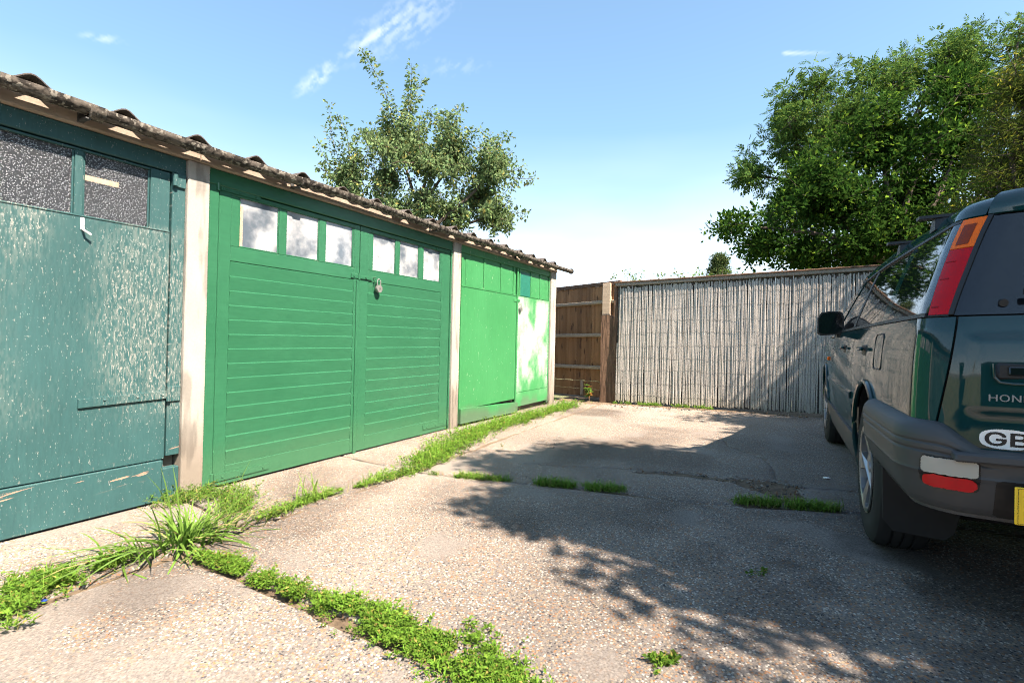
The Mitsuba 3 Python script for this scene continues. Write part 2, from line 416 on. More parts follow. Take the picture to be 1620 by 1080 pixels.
def slab(pts, seed, amp=0.02, top=0.0, slope=None, hole=None, step=0.055, cracks=()):
    P = ragged(pts, amp, seed)
    for ck in cracks:
        c = np.array(LineString(ck).segmentize(0.03).coords)
        c = c + 0.012 * R.normal(size=c.shape) * 0.4 + 0.07 * (np.stack([meshkit.fbm(np.c_[c * 5, 0 * c[:, 0] + q], 4, 11) for q in (1, 5)], 1) - 0.5)
        w = 0.001 + 0.0035 * meshkit.fbm(np.c_[c * 7, 0 * c[:, 0]], 3, 2)
        from shapely import union_all
        P = P.difference(union_all([LineString(c[i:i + 2]).buffer(w[i]) for i in range(len(c) - 1)]))
        if P.geom_type != 'Polygon':
            P = max(P.geoms, key=lambda g: g.area)
    if hole is not None:
        P = P.difference(ragged(list(hole.exterior.coords)[:-1], 0.05, seed + 3, 0.03))
        if P.geom_type != 'Polygon':
            P = max(P.geoms, key=lambda g: g.area)
    x0, y0, x1, y1 = P.bounds
    ring = [np.array(r.segmentize(0.045).coords)[:-1] for r in [P.exterior, *P.interiors]]
    inner = P.buffer(-0.018)
    rings2 = [np.array(r.segmentize(0.05).coords)[:-1] for g in getattr(inner, 'geoms', [inner]) for r in [g.exterior, *g.interiors]]
    ax, ay = np.meshgrid(np.arange(x0, x1, step), np.arange(y0, y1, step), indexing='ij')
    g = np.c_[ax.ravel(), ay.ravel()] + R.uniform(-0.012, 0.012, (ax.size, 2))
    from shapely import contains_xy
    core = P.buffer(-0.035)
    g = g[contains_xy(core, g[:, 0], g[:, 1])]
    q = np.vstack([*ring, *rings2, g]); nb = sum(map(len, ring))
    tri = Delaunay(q).simplices
    cen = q[tri].mean(1)
    tri = tri[contains_xy(P, cen[:, 0], cen[:, 1])]
    a, b, c = (q[tri[:, k]] for k in range(3))
    cr = (b[:, 0] - a[:, 0]) * (c[:, 1] - a[:, 1]) - (b[:, 1] - a[:, 1]) * (c[:, 0] - a[:, 0])
    tri = np.where((cr < 0)[:, None], tri[:, ::-1], tri)[np.abs(cr) > 1e-9]
    z = top + 0.014 * (meshkit.fbm(np.c_[q * 0.9, 0 * q[:, 0] + seed], 4, 2) - 0.5) + 0.004 * (meshkit.fbm(np.c_[q * 7, 0 * q[:, 0]], 3, 4) - 0.5)
    if slope:
        z += slope(q)
    z[:nb] -= 0.012
    v = np.c_[q, z]; fs = [tri]; n = len(v); vs = [v]
    o = 0
    for r in ring:
        k = len(r); i = np.arange(k); j = (i + 1) % k
        low = np.c_[r, z[o:o + k] - 0.06]
        vs.append(low)
        fs += [np.stack([o + i, n + i, n + j], 1), np.stack([o + i, n + j, o + j], 1)]
        o += k; n += k
    put('slab', (np.vstack(vs), np.vstack(fs)), 'm_concrete', yard, smooth=50)


rise = lambda q: 0.02 * np.clip((-2.7 - q[:, 0]) / 0.7, 0, 1)
slab([(-3.52, -2.6), (-2.52, -2.6), (-2.52, 1.55), (-3.52, 1.62)], 1, 0.02, 0.0, rise)
slab([(-3.52, 1.635), (-2.53, 1.57), (-2.535, 2.9), (-3.50, 2.92)], 2, 0.02, 0.0, rise)
slab([(-3.50, 2.935), (-2.54, 2.93), (-2.635, 4.6), (-2.675, 7.62), (-3.52, 7.62)], 3, 0.025, -0.004, rise)
slab([(-2.50, -2.6), (4.5, -2.6), (4.5, 1.225), (-0.7, 1.195), (-2.46, 1.185)], 4, 0.02, 0.0)
slab([(-2.49, 1.215), (-0.7, 1.26), (4.5, 1.25), (4.5, 3.6), (0.35, 3.44), (-0.5, 3.16), (-1.0, 3.12), (-1.6, 2.99), (-2.485, 2.86)], 5, 0.022, 0.006)
slab([(-2.49, 2.90), (-1.6, 3.05), (-1.0, 3.19), (-0.5, 3.22), (0.35, 3.50), (4.5, 3.68), (4.5, 7.72), (-2.645, 7.72), (-2.60, 4.6)], 6, 0.028, 0.0, hole=HOLE, cracks=[[(-1.9, 3.55), (-1.45, 3.66), (-1.0, 3.84)], [(-0.62, 5.6), (-0.45, 5.1), (-0.16, 4.75), (-0.06, 4.4), (-0.02, 4.03)], [(0.12, 3.9), (0.5, 4.0), (1.0, 3.95)]])

# loose pebbles and crumbs in the broken places and along the joints
pc = []
cols = []


def pebbles(n, fx, r0, r1):
    for _ in range(n):
        x, y = fx()
        ic = trimesh.creation.icosphere(0) if False else None
        r = R.uniform(r0, r1)
        v = unit(R.normal(size=(9, 3))) * r * R.uniform(0.7, 1.3, (1, 3))
        m = hull(v + [x, y, 0.0 + r * 0.25 + R.uniform(-0.006, 0.0)])
        a = arr(m)
        pc.append(a); c = [(0.17, 0.13, 0.10), (0.12, 0.11, 0.105), (0.27, 0.235, 0.20), (0.18, 0.10, 0.06), (0.06, 0.058, 0.06)][R.integers(5)]
        cols.append(np.repeat([c], len(a[0]), 0))


def in_hole():
    while True:
        x, y = R.uniform(-1.05, 0.15), R.uniform(3.45, 4.05)
        if HOLE.buffer(0.05).contains(Point(x, y)):
            return x, y - 0.0


pebbles(170, in_hole, 0.005, 0.013)
pebbles(160, lambda: (R.uniform(-2.5, 1.0), 7.62 + R.normal() * 0.12), 0.006, 0.02)
pebbles(240, lambda: (R.uniform(-2.4, 1.4), R.uniform(1.0, 4.5)), 0.004, 0.009)
put('loose_pebbles', cat_(pc), 'm_pebble', color=np.vstack(cols), label='scattered loose pebbles and crumbs of broken concrete on the yard', cat='pebbles', kind='stuff')

# ------------------------------------------------------------------ the garage block
X0 = -3.36
gb = thing('garage_block', 'row of lock-up garages with teal, dark green and light green doors under one gutter', 'garage')
H1, H2 = 2.18, 2.36
for k, (y0, y1, z1) in enumerate(((-1.21, -1.08, 2.30), (1.600, 1.733, 2.2), (4.420, 4.560, 2.2), (7.055, 7.245, 2.19))):
    b = box(X0 - 0.12, X0 + 0.035, y0, y1, -0.05, H1 - 0.002, 0.006).refine_to_length(0.05)
    v, f = arr(b)
    v += 0.0025 * (meshkit.fbm(v * 9, 3, k)[:, None] - 0.5)
    put('pillar', (v, f), 'm_precast', gb, smooth=35)
# lintel beam in lengths
for y0, y1 in ((-1.21, 1.666), (1.670, 4.488), (4.492, 7.24)):
    put('lintel', box(X0 - 0.10, X0 + 0.045, y0, y1, H1, 2.262, 0.004), 'm_fascia', gb)
put('side_wall', box(-8.4, X0 - 0.122, 7.06, 7.18, -0.05, 2.265, 0.004), 'm_wall', gb)
put('side_wall', box(-8.4, X0 - 0.122, -1.21, -1.09, -0.05, 2.265, 0.004), 'm_wall', gb)
put('back_wall', box(-8.52, -8.402, -1.21, 7.18, -0.05, 2.5, 0.004), 'm_wall', gb)
for y in (1.666, 4.49):
    put('party_wall', box(-8.4, X0 - 0.122, y - 0.05, y + 0.05, -0.05, 2.265, 0.004), 'm_wall', gb)
put('floor', box(-8.4, X0 - 0.05, -1.2, 7.17, -0.05, 0.004, 0.002), 'm_wall', gb)

# corrugated roof: flat pans between hollow rolls
PITCH = 0.387
cent = 0.849 + PITCH * np.arange(-6, 18)


def roof_z(y):
    t = np.abs(y[:, None] - cent[None]).min(1)
    main = 0.060 * np.exp(-(t / 0.062) ** 2)
    t2 = np.abs(y[:, None] - cent[None] - PITCH * 0.5).min(1)
    return main + 0.014 * np.exp(-(t2 / 0.045) ** 2)


for k in range(8):
    y0 = 0.849 + PITCH * (3 * k - 5.45); y1 = y0 + PITCH * 3 + 0.045
    y1 = min(y1, 7.36)
    if y1 - y0 < 0.2:
        continue
    ys = np.linspace(y0, y1, 64)
    end = X0 + 0.045 + (0.036, 0.064, 0.058, 0.042, 0.066, 0.052, 0.060, 0.050)[k]
    xs = np.array([end, end - 0.35, end - 2.5, -8.6])
    zt = roof_z(ys) + (0.007 if k % 2 else 0)
    top = np.stack([np.broadcast_to(xs[:, None], (4, 64)), np.broadcast_to(ys, (4, 64)), 2.270 + zt[None] + 0.055 * (end - xs)[:, None]], -1)
    top[..., 2] += 0.004 * (meshkit.fbm(top * 3, 3, k) - 0.5)
    bot = top - [0, 0, 0.007]
    f = gridfaces(4, 64); n = 256
    v = np.vstack([top.reshape(-1, 3), bot.reshape(-1, 3)])
    fs = [np.vstack([f[:, [0, 1, 2]], f[:, [0, 2, 3]]]), np.vstack([f[:, [2, 1, 0]], f[:, [3, 2, 0]]]) + n]
    for idx in (np.arange(64), np.arange(64) + 192, np.arange(4) * 64, np.arange(4) * 64 + 63):
        a, b = idx[:-1], idx[1:]
        fs += [np.stack([a, b, b + n], 1), np.stack([a, b + n, a + n], 1)]
    put('roof_sheet', (v, np.vstack(fs)), 'm_roof', gb, smooth=40)

# gutter: half-round with moss and lichen, in lengths with collars
GX, GZ, GR = X0 + 0.133, 2.252, 0.045


def gutter(y0, y1, seed):
    ys = np.linspace(y0, y1, int((y1 - y0) / 0.02) + 2)
    a = np.radians(np.linspace(-8, 188, 20))
    A, Y = np.meshgrid(a, ys, indexing='ij')
    w = 1 + 0.11 * (meshkit.fbm(np.stack([np.cos(A) * 1.6, Y * 22, np.sin(A) * 1.6], -1), 4, seed) - 0.4)
    sag = 0.006 * np.sin(Y * 2.1 + seed)
    o = np.stack([GX + GR * w * np.cos(A), Y, GZ + sag - GR * w * np.sin(A)], -1)
    i = np.stack([GX + (GR - 0.008) * np.cos(A), Y, GZ + sag - (GR - 0.008) * np.sin(A)], -1)
    n, m = A.shape
    f = gridfaces(n, m); f3 = np.vstack([f[:, [0, 1, 2]], f[:, [0, 2, 3]]]); N = n * m
    fs = [f3, f3[:, ::-1] + N]
    for idx in (np.arange(m), np.arange(m) + (n - 1) * m, np.arange(n) * m, np.arange(n) * m + m - 1):
        p, q = idx[:-1], idx[1:]
        fs += [np.stack([p, p + N, q + N], 1), np.stack([p, q + N, q], 1)]
    return np.vstack([o.reshape(-1, 3), i.reshape(-1, 3)]), np.vstack(fs)


joints = [-1.25, 1.09, 2.36, 4.00, 5.85, 7.62]
for k in range(5):
    put('gutter_length', gutter(joints[k] + 0.004, joints[k + 1] - 0.004, k), 'm_lichen', gb, smooth=60)
for k in range(1, 5):
    a = np.radians(np.linspace(-4, 184, 16)); y = joints[k]
    ring = []
    for yy, r in ((y - 0.035, GR + 0.004), (y - 0.03, GR + 0.013), (y + 0.03, GR + 0.013), (y + 0.035, GR + 0.004)):
        ring.append(np.stack([GX + r * np.cos(a), 0 * a + yy, GZ - r * np.sin(a)], -1))
    put('gutter_collar', (np.array(ring).reshape(-1, 3), gridfaces(4, 16)), 'm_lichen', gb, smooth=40)
    put('gutter_bracket', cat_([box(X0 + 0.046, X0 + 0.052, y - 0.05, y - 0.02, 2.19, 2.26, 0.001), hull([(X0 + 0.05, y - 0.045, 2.195), (X0 + 0.05, y - 0.022, 2.195), (X0 + 0.05, y - 0.045, 2.205), (X0 + 0.05, y - 0.022, 2.205), (GX + 0.01, y - 0.045, GZ - GR - 0.017), (GX + 0.01, y - 0.022, GZ - GR - 0.017), (GX + 0.01, y - 0.045, GZ - GR - 0.010), (GX + 0.01, y - 0.022, GZ - GR - 0.010)])]), 'm_iron', gb)
put('gutter_end_cap', cat_([tube([(GX, 7.617, GZ - 0.002), (GX, 7.628, GZ - 0.002)], GR + 0.002, 16)]), 'm_lichen', gb)

T = 0.04                                                     # door thickness
F = lambda y0, y1, z0, z1, d=0.0, t=T, b=0.0025: box(X0 - t, X0 + d, y0, y1, z0, z1, b)


def hinge(parent, y, z, L, side, m, drop=0.0, w=0.034):
    """strap hinge: tapering strap, knuckle on the jamb, bolt heads"""
    s = side
    strap = hull([(X0 + a, y + s * 0.02 if i == 0 else y + s * L, z + zz + (0 if i == 0 else drop)) for a in (0.001, 0.008) for i, zz in ((0, -w / 2), (0, w / 2), (1, -w * 0.42), (1, w * 0.42))])
    k = cyl((X0 + 0.012, y, z - w * 0.75), (X0 + 0.012, y, z + w * 0.75), 0.011, 10)
    plate = box(X0 + 0.001, X0 + 0.007, min(y - s * 0.05, y - s * 0.008), max(y - s * 0.05, y - s * 0.008), z - w * 0.8, z + w * 0.8, 0.001)
    bolts = [cyl((X0 + 0.006, y + s * L * q, z + drop * q), (X0 + 0.013, y + s * L * q, z + drop * q), 0.008, 8) for q in (0.18, 0.5, 0.88)]
    put('hinge', cat_([strap, k, plate] + bolts), m, parent)


# --- bay 1: teal doors
put('door_jamb', box(X0 - 0.05, X0 + 0.012, 1.522, 1.597, 0.30, 2.075, 0.003), 'm_teal', gb)
put('door_jamb', box(X0 - 0.05, X0 + 0.012, -1.077, -1.002, 0.30, 2.075, 0.003), 'm_teal', gb)
put('plinth_block', box(X0 - 0.05, X0 + 0.014, 1.505, 1.597, 0.0, 0.225, 0.004), 'm_teal', gb)
put('header', box(X0 - 0.05, X0 + 0.010, -1.077, 1.597, 2.077, H1 - 0.002, 0.004), 'm_teal', gb)
for lo, hi, lab in ((0.215, 1.513, 'weathered teal garage door with textured glass and peeling lower panel'), (-0.998, 0.207, 'teal garage door leaf furthest left')):
    d = f'{gb}__door'
    d = num(d); tag(d, lab)
    mirror = hi < 1
    st = [(lo, lo + 0.105), (hi - 0.105, hi)]
    for a, b in st:
        put('stile', F(a, b, 0.03, 2.07), 'm_teal', d)
    a, b = lo + 0.107, hi - 0.107
    put('top_rail', F(a, b, 2.057, 2.069), 'm_teal', d)
    bars = [1.051, 0.694] if not mirror else [-0.53, -0.17]
    edges = sorted([a] + [q for bb in bars for q in (bb, bb + 0.037)] + [b])
    for q in bars:
        put('glazing_bar', F(q, q + 0.037, 1.705, 2.056, 0.002), 'm_teal', d)
    for q0, q1 in zip(edges[::2], edges[1::2]):
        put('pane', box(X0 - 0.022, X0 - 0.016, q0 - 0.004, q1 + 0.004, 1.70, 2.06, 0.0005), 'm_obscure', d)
        put('putty', box(X0 - 0.015, X0 - 0.004, q0 + 0.0005, q0 + 0.010, 1.7, 2.056, 0.004), 'm_teal', d)
        put('putty', box(X0 - 0.015, X0 - 0.004, q1 - 0.010, q1 - 0.0005, 1.7, 2.056, 0.004), 'm_teal', d)
    put('lower_panel', box(X0 + 0.0005, X0 + 0.012, lo, hi, 0.286, 1.694, 0.003), 'm_teal', d, label='flat panel with pale flaking paint' if not mirror else None)
    put('ledge', box(X0 - 0.012, X0 + 0.016, lo, hi, 1.694, 1.704, 0.003), 'm_teal', d)
    put('kick_board', box(X0 + 0.0005, X0 + 0.020, lo if not mirror else lo, hi - 0.012, 0.030, 0.280, 0.004), 'm_teal', d, label='scuffed kick board with orange bare wood' if not mirror else None)
    put('core', F(a, b, 0.03, 1.69, -0.004, 0.03), 'm_teal', d)
    if not mirror:
        s = hull([(X0 + x_, y_, z_) for x_ in (0.0125, 0.026) for y_, z_ in ((1.085, 0.650), (1.085, 0.697), (1.513, 0.663), (1.513, 0.708))])
        put('hinge', cat_([s, box(X0 + 0.0125, X0 + 0.024, 1.520, 1.592, 0.640, 0.735, 0.003), cyl((X0 + 0.028, 1.522, 0.645), (X0 + 0.028, 1.522, 0.72), 0.013, 10)] + [cyl((X0 + 0.02, y_, 0.685), (X0 + 0.03, y_, 0.688), 0.008, 8) for y_ in (1.2, 1.36, 1.49)]), 'm_teal', d)
        put('hinge', cat_([box(X0 + 0.0125, X0 + 0.026, 1.53, 1.592, 1.985, 2.075, 0.004), cyl((X0 + 0.028, 1.53, 1.99), (X0 + 0.028, 1.53, 2.06), 0.014, 10)]), 'm_teal', d)
        put('hook', cat_([box(X0 + 0.0125, X0 + 0.017, 1.076, 1.094, 1.625, 1.69, 0.002), tube([(X0 + 0.016, 1.085, 1.63), (X0 + 0.04, 1.09, 1.615), (X0 + 0.045, 1.115, 1.598)], 0.006, 6)]), 'm_white', d, label='small white hook')
        # a length of raw timber leaning inside, seen through the glass as a pale streak
        put('timber_streak', box(X0 - 0.0158, X0 - 0.0148, 1.092, 1.255, 1.905, 1.935, 0.0003), 'm_rail', d, label='pale timber showing through the textured glass')

# --- bay 2: dark green doors
put('door_jamb', box(X0 - 0.05, X0 + 0.010, 1.740, 1.806, 0.03, 2.075, 0.003), 'm_green', gb)
put('door_jamb', box(X0 - 0.05, X0 + 0.010, 4.396, 4.418, 0.03, 2.075, 0.003), 'm_green', gb)
put('header', box(X0 - 0.05, X0 + 0.014, 1.736, 4.418, 2.075, H1 - 0.002, 0.004), 'm_green', gb)
for lo, hi, panes, bl, br, lab in ((1.813, 3.052, [(1.953, 2.259), (2.318, 2.619), (2.682, 2.977)], 1.897, 2.992, 'freshly painted dark green boarded door with three milky panes, left of the padlock'),
                                   (3.060, 4.391, [(3.210, 3.514), (3.568, 3.859), (3.928, 4.216)], 3.160, 4.240, 'dark green boarded door with three milky panes, right of the padlock')):
    d = num(f'{gb}__door'); tag(d, lab)
    put('stile', F(lo, bl - 0.001, 0.03, 2.069), 'm_green', d)
    put('stile', F(br + 0.001, hi, 0.03, 2.069), 'm_green', d)
    put('top_rail', F(bl, br, 2.034, 2.068, -0.0006), 'm_green', d)
    put('middle_rail', F(bl, br, 1.578, 1.682, -0.0006), 'm_green', d)
    put('bottom_rail', F(bl, br, 0.03, 0.158, -0.0006), 'm_green', d)
    e = [bl] + [q for p in panes for q in p] + [br]
    for q0, q1 in zip(e[::2], e[1::2]):
        if q1 - q0 > 0.004:
            put('glazing_bar', F(q0 + (0 if q0 == bl else 0.0), q1, 1.683, 2.033, -0.0012), 'm_green', d)
    for q0, q1 in panes:
        put('pane', box(X0 - 0.021, X0 - 0.015, q0 - 0.003, q1 + 0.003, 1.681, 2.035, 0.0005), 'm_milky', d)
        for bd in ([box(X0 - 0.0148, X0 - 0.005, q0 + 0.0005, q0 + 0.009, 1.6835, 2.0325, 0.003), box(X0 - 0.0148, X0 - 0.005, q1 - 0.009, q1 - 0.0005, 1.6835, 2.0325, 0.003), box(X0 - 0.0148, X0 - 0.003, q0 + 0.0095, q1 - 0.0095, 1.6835, 1.693, 0.003)]):
            put('bead', bd, 'm_green', d)
    nb = 14; p = (1.577 - 0.159) / nb
    for k in range(nb):
        z0 = 0.159 + k * p
        j = R.uniform(-0.0016, 0.0016)
        pts = [(X0 - 0.03, z0 + 0.0001), (X0 - 0.0085, z0 + 0.0001), (X0 + j * 0.6, z0 + p - 0.0065), (X0 - 0.0088, z0 + p - 0.0001), (X0 - 0.03, z0 + p - 0.0001)]
        t = R.uniform(-0.0008, 0.0008)
        put('board', hull([(x_, y_, z_ + (t if y_ == bl else -t) * 0) for x_, z_ in pts for y_ in (bl + 0.0005, br - 0.0005)]), 'm_green', d)
    put('backing', box(X0 - 0.055, X0 - 0.041, lo, hi, 0.03, 2.06, 0.001), 'm_backing', d)
put('door_bead', box(X0 + 0.0006, X0 + 0.012, 3.016, 3.052, 0.012, 1.578, 0.003), 'm_green', gb)
d1, d2 = f'{gb}__door_002', f'{gb}__door_003'
hinge(d1, 1.800, 2.065, 0.30, 1, 'm_green', 0.0)
hinge(d1, 1.800, 0.085, 0.42, 1, 'm_green', 0.0, 0.05)
hinge(d2, 4.396, 2.050, 0.26, -1, 'm_green', 0.0)
hinge(d2, 4.396, 0.10, 0.42, -1, 'm_green', 0.0, 0.05)
hs = num(f'{d1}__hasp')
z = 1.609
scene[hs] = mikit.ply((warp(cat_([box(X0 + 0.001, X0 + 0.008, 2.957, 3.05, z - 0.02, z + 0.02, 0.002), box(X0 + 0.008, X0 + 0.013, 3.03, 3.20, z - 0.018, z + 0.016, 0.002), cyl((X0 + 0.011, 3.045, z - 0.03), (X0 + 0.011, 3.045, z + 0.03), 0.010, 10), cyl((X0 + 0.013, 2.985, z), (X0 + 0.016, 2.985, z), 0.007, 8), cyl((X0 + 0.013, 3.12, z), (X0 + 0.022, 3.12, z), 0.008, 8), tube([(X0, 3.225, z - 0.03), (X0 + 0.03, 3.225, z - 0.028), (X0 + 0.032, 3.225, z + 0.01), (X0, 3.225, z + 0.012)], 0.006, 6)])[0]), cat_([box(X0 + 0.001, X0 + 0.008, 2.957, 3.05, z - 0.02, z + 0.02, 0.002), box(X0 + 0.008, X0 + 0.013, 3.03, 3.20, z - 0.018, z + 0.016, 0.002), cyl((X0 + 0.011, 3.045, z - 0.03), (X0 + 0.011, 3.045, z + 0.03), 0.010, 10), cyl((X0 + 0.013, 2.985, z), (X0 + 0.016, 2.985, z), 0.007, 8), cyl((X0 + 0.013, 3.12, z), (X0 + 0.022, 3.12, z), 0.008, 8), tube([(X0, 3.225, z - 0.03), (X0 + 0.03, 3.225, z - 0.028), (X0 + 0.032, 3.225, z + 0.01), (X0, 3.225, z + 0.012)], 0.006, 6)])[1]), 'm_green')
pv = 1.87
put('vent_disc', cat_([cyl((X0 - 0.0147, 3.315, pv), (X0 - 0.010, 3.315, pv), 0.042, 24), cyl((X0 - 0.0099, 3.315, pv), (X0 - 0.006, 3.315, pv), 0.014, 16)]), 'm_white', d2, label='round white vent in the pane')
put('stick', box(X0 - 0.0147, X0 - 0.0127, 1.957, 1.985, 1.69, 1.98, 0.0005), 'm_rail', d1, label='pale timber edge behind the first pane')


def padlock(y, zt, w, label):
    t = thing('padlock', label, 'padlock')
    a = np.radians(np.linspace(0, 180, 12))
    x = X0 + 0.034
    sh = np.r_[[(x, y + w * 0.30, zt - 0.05)], np.stack([0 * a + x, y + w * 0.30 * np.cos(a), zt - 0.012 + w * 0.30 * np.sin(a)], 1), [(x, y - w * 0.30, zt - 0.05)]]
    put('shackle', tube(sh, w * 0.075, 8), 'm_steel', t, smooth=40)
    prof = [(w * 0.5 * math.cos(q), -w * 0.55 + w * 0.52 * math.sin(q)) for q in np.radians(np.arange(0, 360, 15))]
    body = hull([(x + s * w * (0.17 if e == 1 else 0.22), y + q * e, zt - 0.045 + r_ * 1.0 + (0 if e == 1 else 0)) for q, r_ in prof for s in (-1, 1) for e in (1, 0.9)])
    put('body', body, 'm_steel', t, smooth=30)
    put('keyway', box(x + w * 0.222, x + w * 0.236, y - w * 0.05, y + w * 0.05, zt - 0.045 - w * 0.72, zt - 0.045 - w * 0.42, 0.0005), 'm_ink', t)


padlock(3.262, 1.600, 0.068, 'round steel padlock hanging from the hasp of the dark green doors')

# --- bay 3: light green doors, sagging
put('door_jamb', box(X0 - 0.05, X0 + 0.006, 4.563, 4.602, 0.05, 2.075, 0.003), 'm_lime', gb)
put('door_jamb', box(X0 - 0.05, X0 + 0.006, 7.018, 7.052, 0.05, 2.075, 0.003), 'm_lime', gb)
put('header', box(X0 - 0.05, X0 + 0.012, 4.563, 7.052, 2.090, H1 - 0.002, 0.004), 'm_lime', gb)
d = num(f'{gb}__door'); tag(d, 'flat light green door with a dropped kick board')
put('door_skin', F(4.606, 5.942, 0.215, 1.684, 0.012, 0.03), 'm_lime', d)
put('top_frame', F(4.606, 5.942, 1.688, 2.088, -0.004, 0.03), 'm_lime', d)
for q in ((4.70, 5.085), (5.125, 5.50), (5.535, 5.845)):
    put('blocked_pane', box(X0 - 0.003, X0 + 0.002, q[0], q[1], 1.702, 2.052, 0.002), 'm_lime', d)
for q in (4.610, 5.090, 5.504, 5.850):
    put('glazing_bar', box(X0 - 0.003, X0 + 0.010, q, q + 0.030, 1.690, 2.085, 0.003), 'm_lime', d)
put('ledge', box(X0, X0 + 0.018, 4.606, 5.942, 1.685, 1.698, 0.003), 'm_lime', d)
put('kick_board', hull([(X0 + x_, y_, z_) for x_ in (-0.01, 0.045) for y_, z_ in ((4.60, 0.055), (4.60, 0.232), (5.985, 0.030), (5.985, 0.165))]), 'm_lime', gb, label='loose light green kick board at the foot of the door')
d = num(f'{gb}__door'); tag(d, 'light green door with chalky white patches and one teal pane')
put('door_skin', F(5.975, 7.012, 0.30, 1.690, 0.010, 0.03), 'm_chalky', d)
put('bottom_panel', F(5.975, 7.012, 0.095, 0.294, 0.014, 0.03), 'm_chalky', d)
put('top_frame', F(5.955, 7.012, 1.694, 2.088, -0.004, 0.03), 'm_lime', d)
put('stile', box(X0 + 0.001, X0 + 0.020, 5.950, 5.985, 0.10, 2.085, 0.003), 'm_lime', d)
put('blocked_pane', box(X0 - 0.003, X0 + 0.003, 6.06, 6.372, 1.702, 2.055, 0.002), 'm_teal_patch', d, label='blocked pane painted teal')
for q in ((6.41, 6.68), (6.715, 6.985)):
    put('blocked_pane', box(X0 - 0.003, X0 + 0.002, q[0], q[1], 1.702, 2.052, 0.002), 'm_lime', d)
for q in (6.030, 6.376, 6.684):
    put('glazing_bar', box(X0 - 0.003, X0 + 0.009, q, q + 0.026, 1.696, 2.085, 0.003), 'm_lime', d)
hinge(d, 7.018, 0.50, 0.22, -1, 'm_lime', 0.0, 0.05)
put('hasp', cat_([box(X0 + 0.012, X0 + 0.020, 5.86, 5.99, 1.60, 1.645, 0.002), box(X0 + 0.020, X0 + 0.026, 5.96, 6.03, 1.605, 1.64, 0.002)]), 'm_lime', d)
padlock(6.035, 1.585, 0.07, 'small padlock hanging on the light green doors')
put('door_backing', box(X0 - 0.09, X0 - 0.052, 4.57, 7.05, 0.0, 2.1, 0.002), 'm_backing', gb)
put('door_backing', box(X0 - 0.09, X0 - 0.052, -1.07, 1.59, 0.0, 2.1, 0.002), 'm_backing', gb)

# ------------------------------------------------------------------ brown boarded fence beside the garage
bf = thing('board_fence', 'brown closeboard fence panel between the garage end and the reed screen', 'fence')
A, B = np.array([-4.05, 8.66]), np.array([-2.52, 8.20])
ex = (B - A) / np.linalg.norm(B - A); ez = np.array([-ex[1], ex[0]]); LEN = np.linalg.norm(B - A)


def fbox(s0, s1, t0, t1, z0, z1, b=0.003):
    v, f = arr(box(s0, s1, t0, t1, z0, z1, b))
    v[:, :2] = A + v[:, :1] * ex + v[:, 1:2] * ez
    return v, f


nbd = 17; w = LEN / nbd
for k in range(nbd):
    put('board', fbox(k * w + 0.001, (k + 1) * w + 0.006, 0.0 + 0.004 * (k % 2), 0.014 + 0.004 * (k % 2), 0.32 + R.uniform(-0.004, 0.004), 2.05, 0.002), 'm_board', bf)
for z_ in (0.57, 1.16, 1.755):
    v = hull([(0.0, 0, z_ - 0.035), (0, 0, z_ + 0.035), (0, -0.055, z_ - 0.02), (0, -0.055, z_ + 0.022), (LEN, 0, z_ - 0.035), (LEN, 0, z_ + 0.035), (LEN, -0.055, z_ - 0.02), (LEN, -0.055, z_ + 0.022)])
    v, f = arr(v); v[:, :2] = A + v[:, :1] * ex + (v[:, 1:2] - 0.001) * ez
    put('rail', (v, f), 'm_rail', bf)
put('capping_rail', fbox(-0.02, LEN, -0.035, 0.04, 2.055, 2.115), 'm_sleeper', bf)
put('gravel_board', fbox(0, LEN * 0.5 - 0.002, -0.012, 0.012, 0.17, 0.315), 'm_board', bf)
put('gravel_board', fbox(LEN * 0.5 + 0.002, LEN, -0.012, 0.012, 0.17, 0.315), 'm_board', bf)
put('gravel_board', fbox(0, LEN, -0.014, 0.014, 0.035, 0.166), 'm_board', bf)
put('cleat', fbox(LEN * 0.5 - 0.03, LEN * 0.5 + 0.03, -0.04, -0.0135, 0.05, 0.32), 'm_rail', bf)
put('base_strip', fbox(0, LEN, -0.045, 0.02, 0.0, 0.032), 'm_weathered', bf)
put('post', cat_([box(-2.845, -2.70, 8.16, 8.28, -0.05, 2.08, 0.006)]), 'm_rail', bf, label='pale tall timber post')

sp = thing('gate_post', 'squat dark sleeper post with a rounded shoulder beside the reed screen', 'post')
prof = [(-2.80, -0.05), (-2.575, -0.05), (-2.575, 1.36), (-2.585, 1.43), (-2.615, 1.485), (-2.66, 1.505), (-2.80, 1.505)]
b = hull([(x_, y_, z_) for x_, z_ in prof for y_ in (8.0, 8.14)]).refine_to_length(0.05)
v, f = arr(b); v += 0.008 * (meshkit.fbm(v * [12, 12, 3], 3, 4)[:, None] - 0.5)
put('timber', (v, f), 'm_sleeper', sp, smooth=35)
put('latch_bolt', cat_([cyl((-2.575, 8.03, 1.30), (-2.48, 8.03, 1.30), 0.009, 8), cyl((-2.575, 8.03, 1.08), (-2.46, 8.03, 1.08), 0.012, 8), cyl((-2.52, 8.03, 1.22), (-2.52, 8.03, 1.47), 0.008, 8)]), 'm_iron', sp)

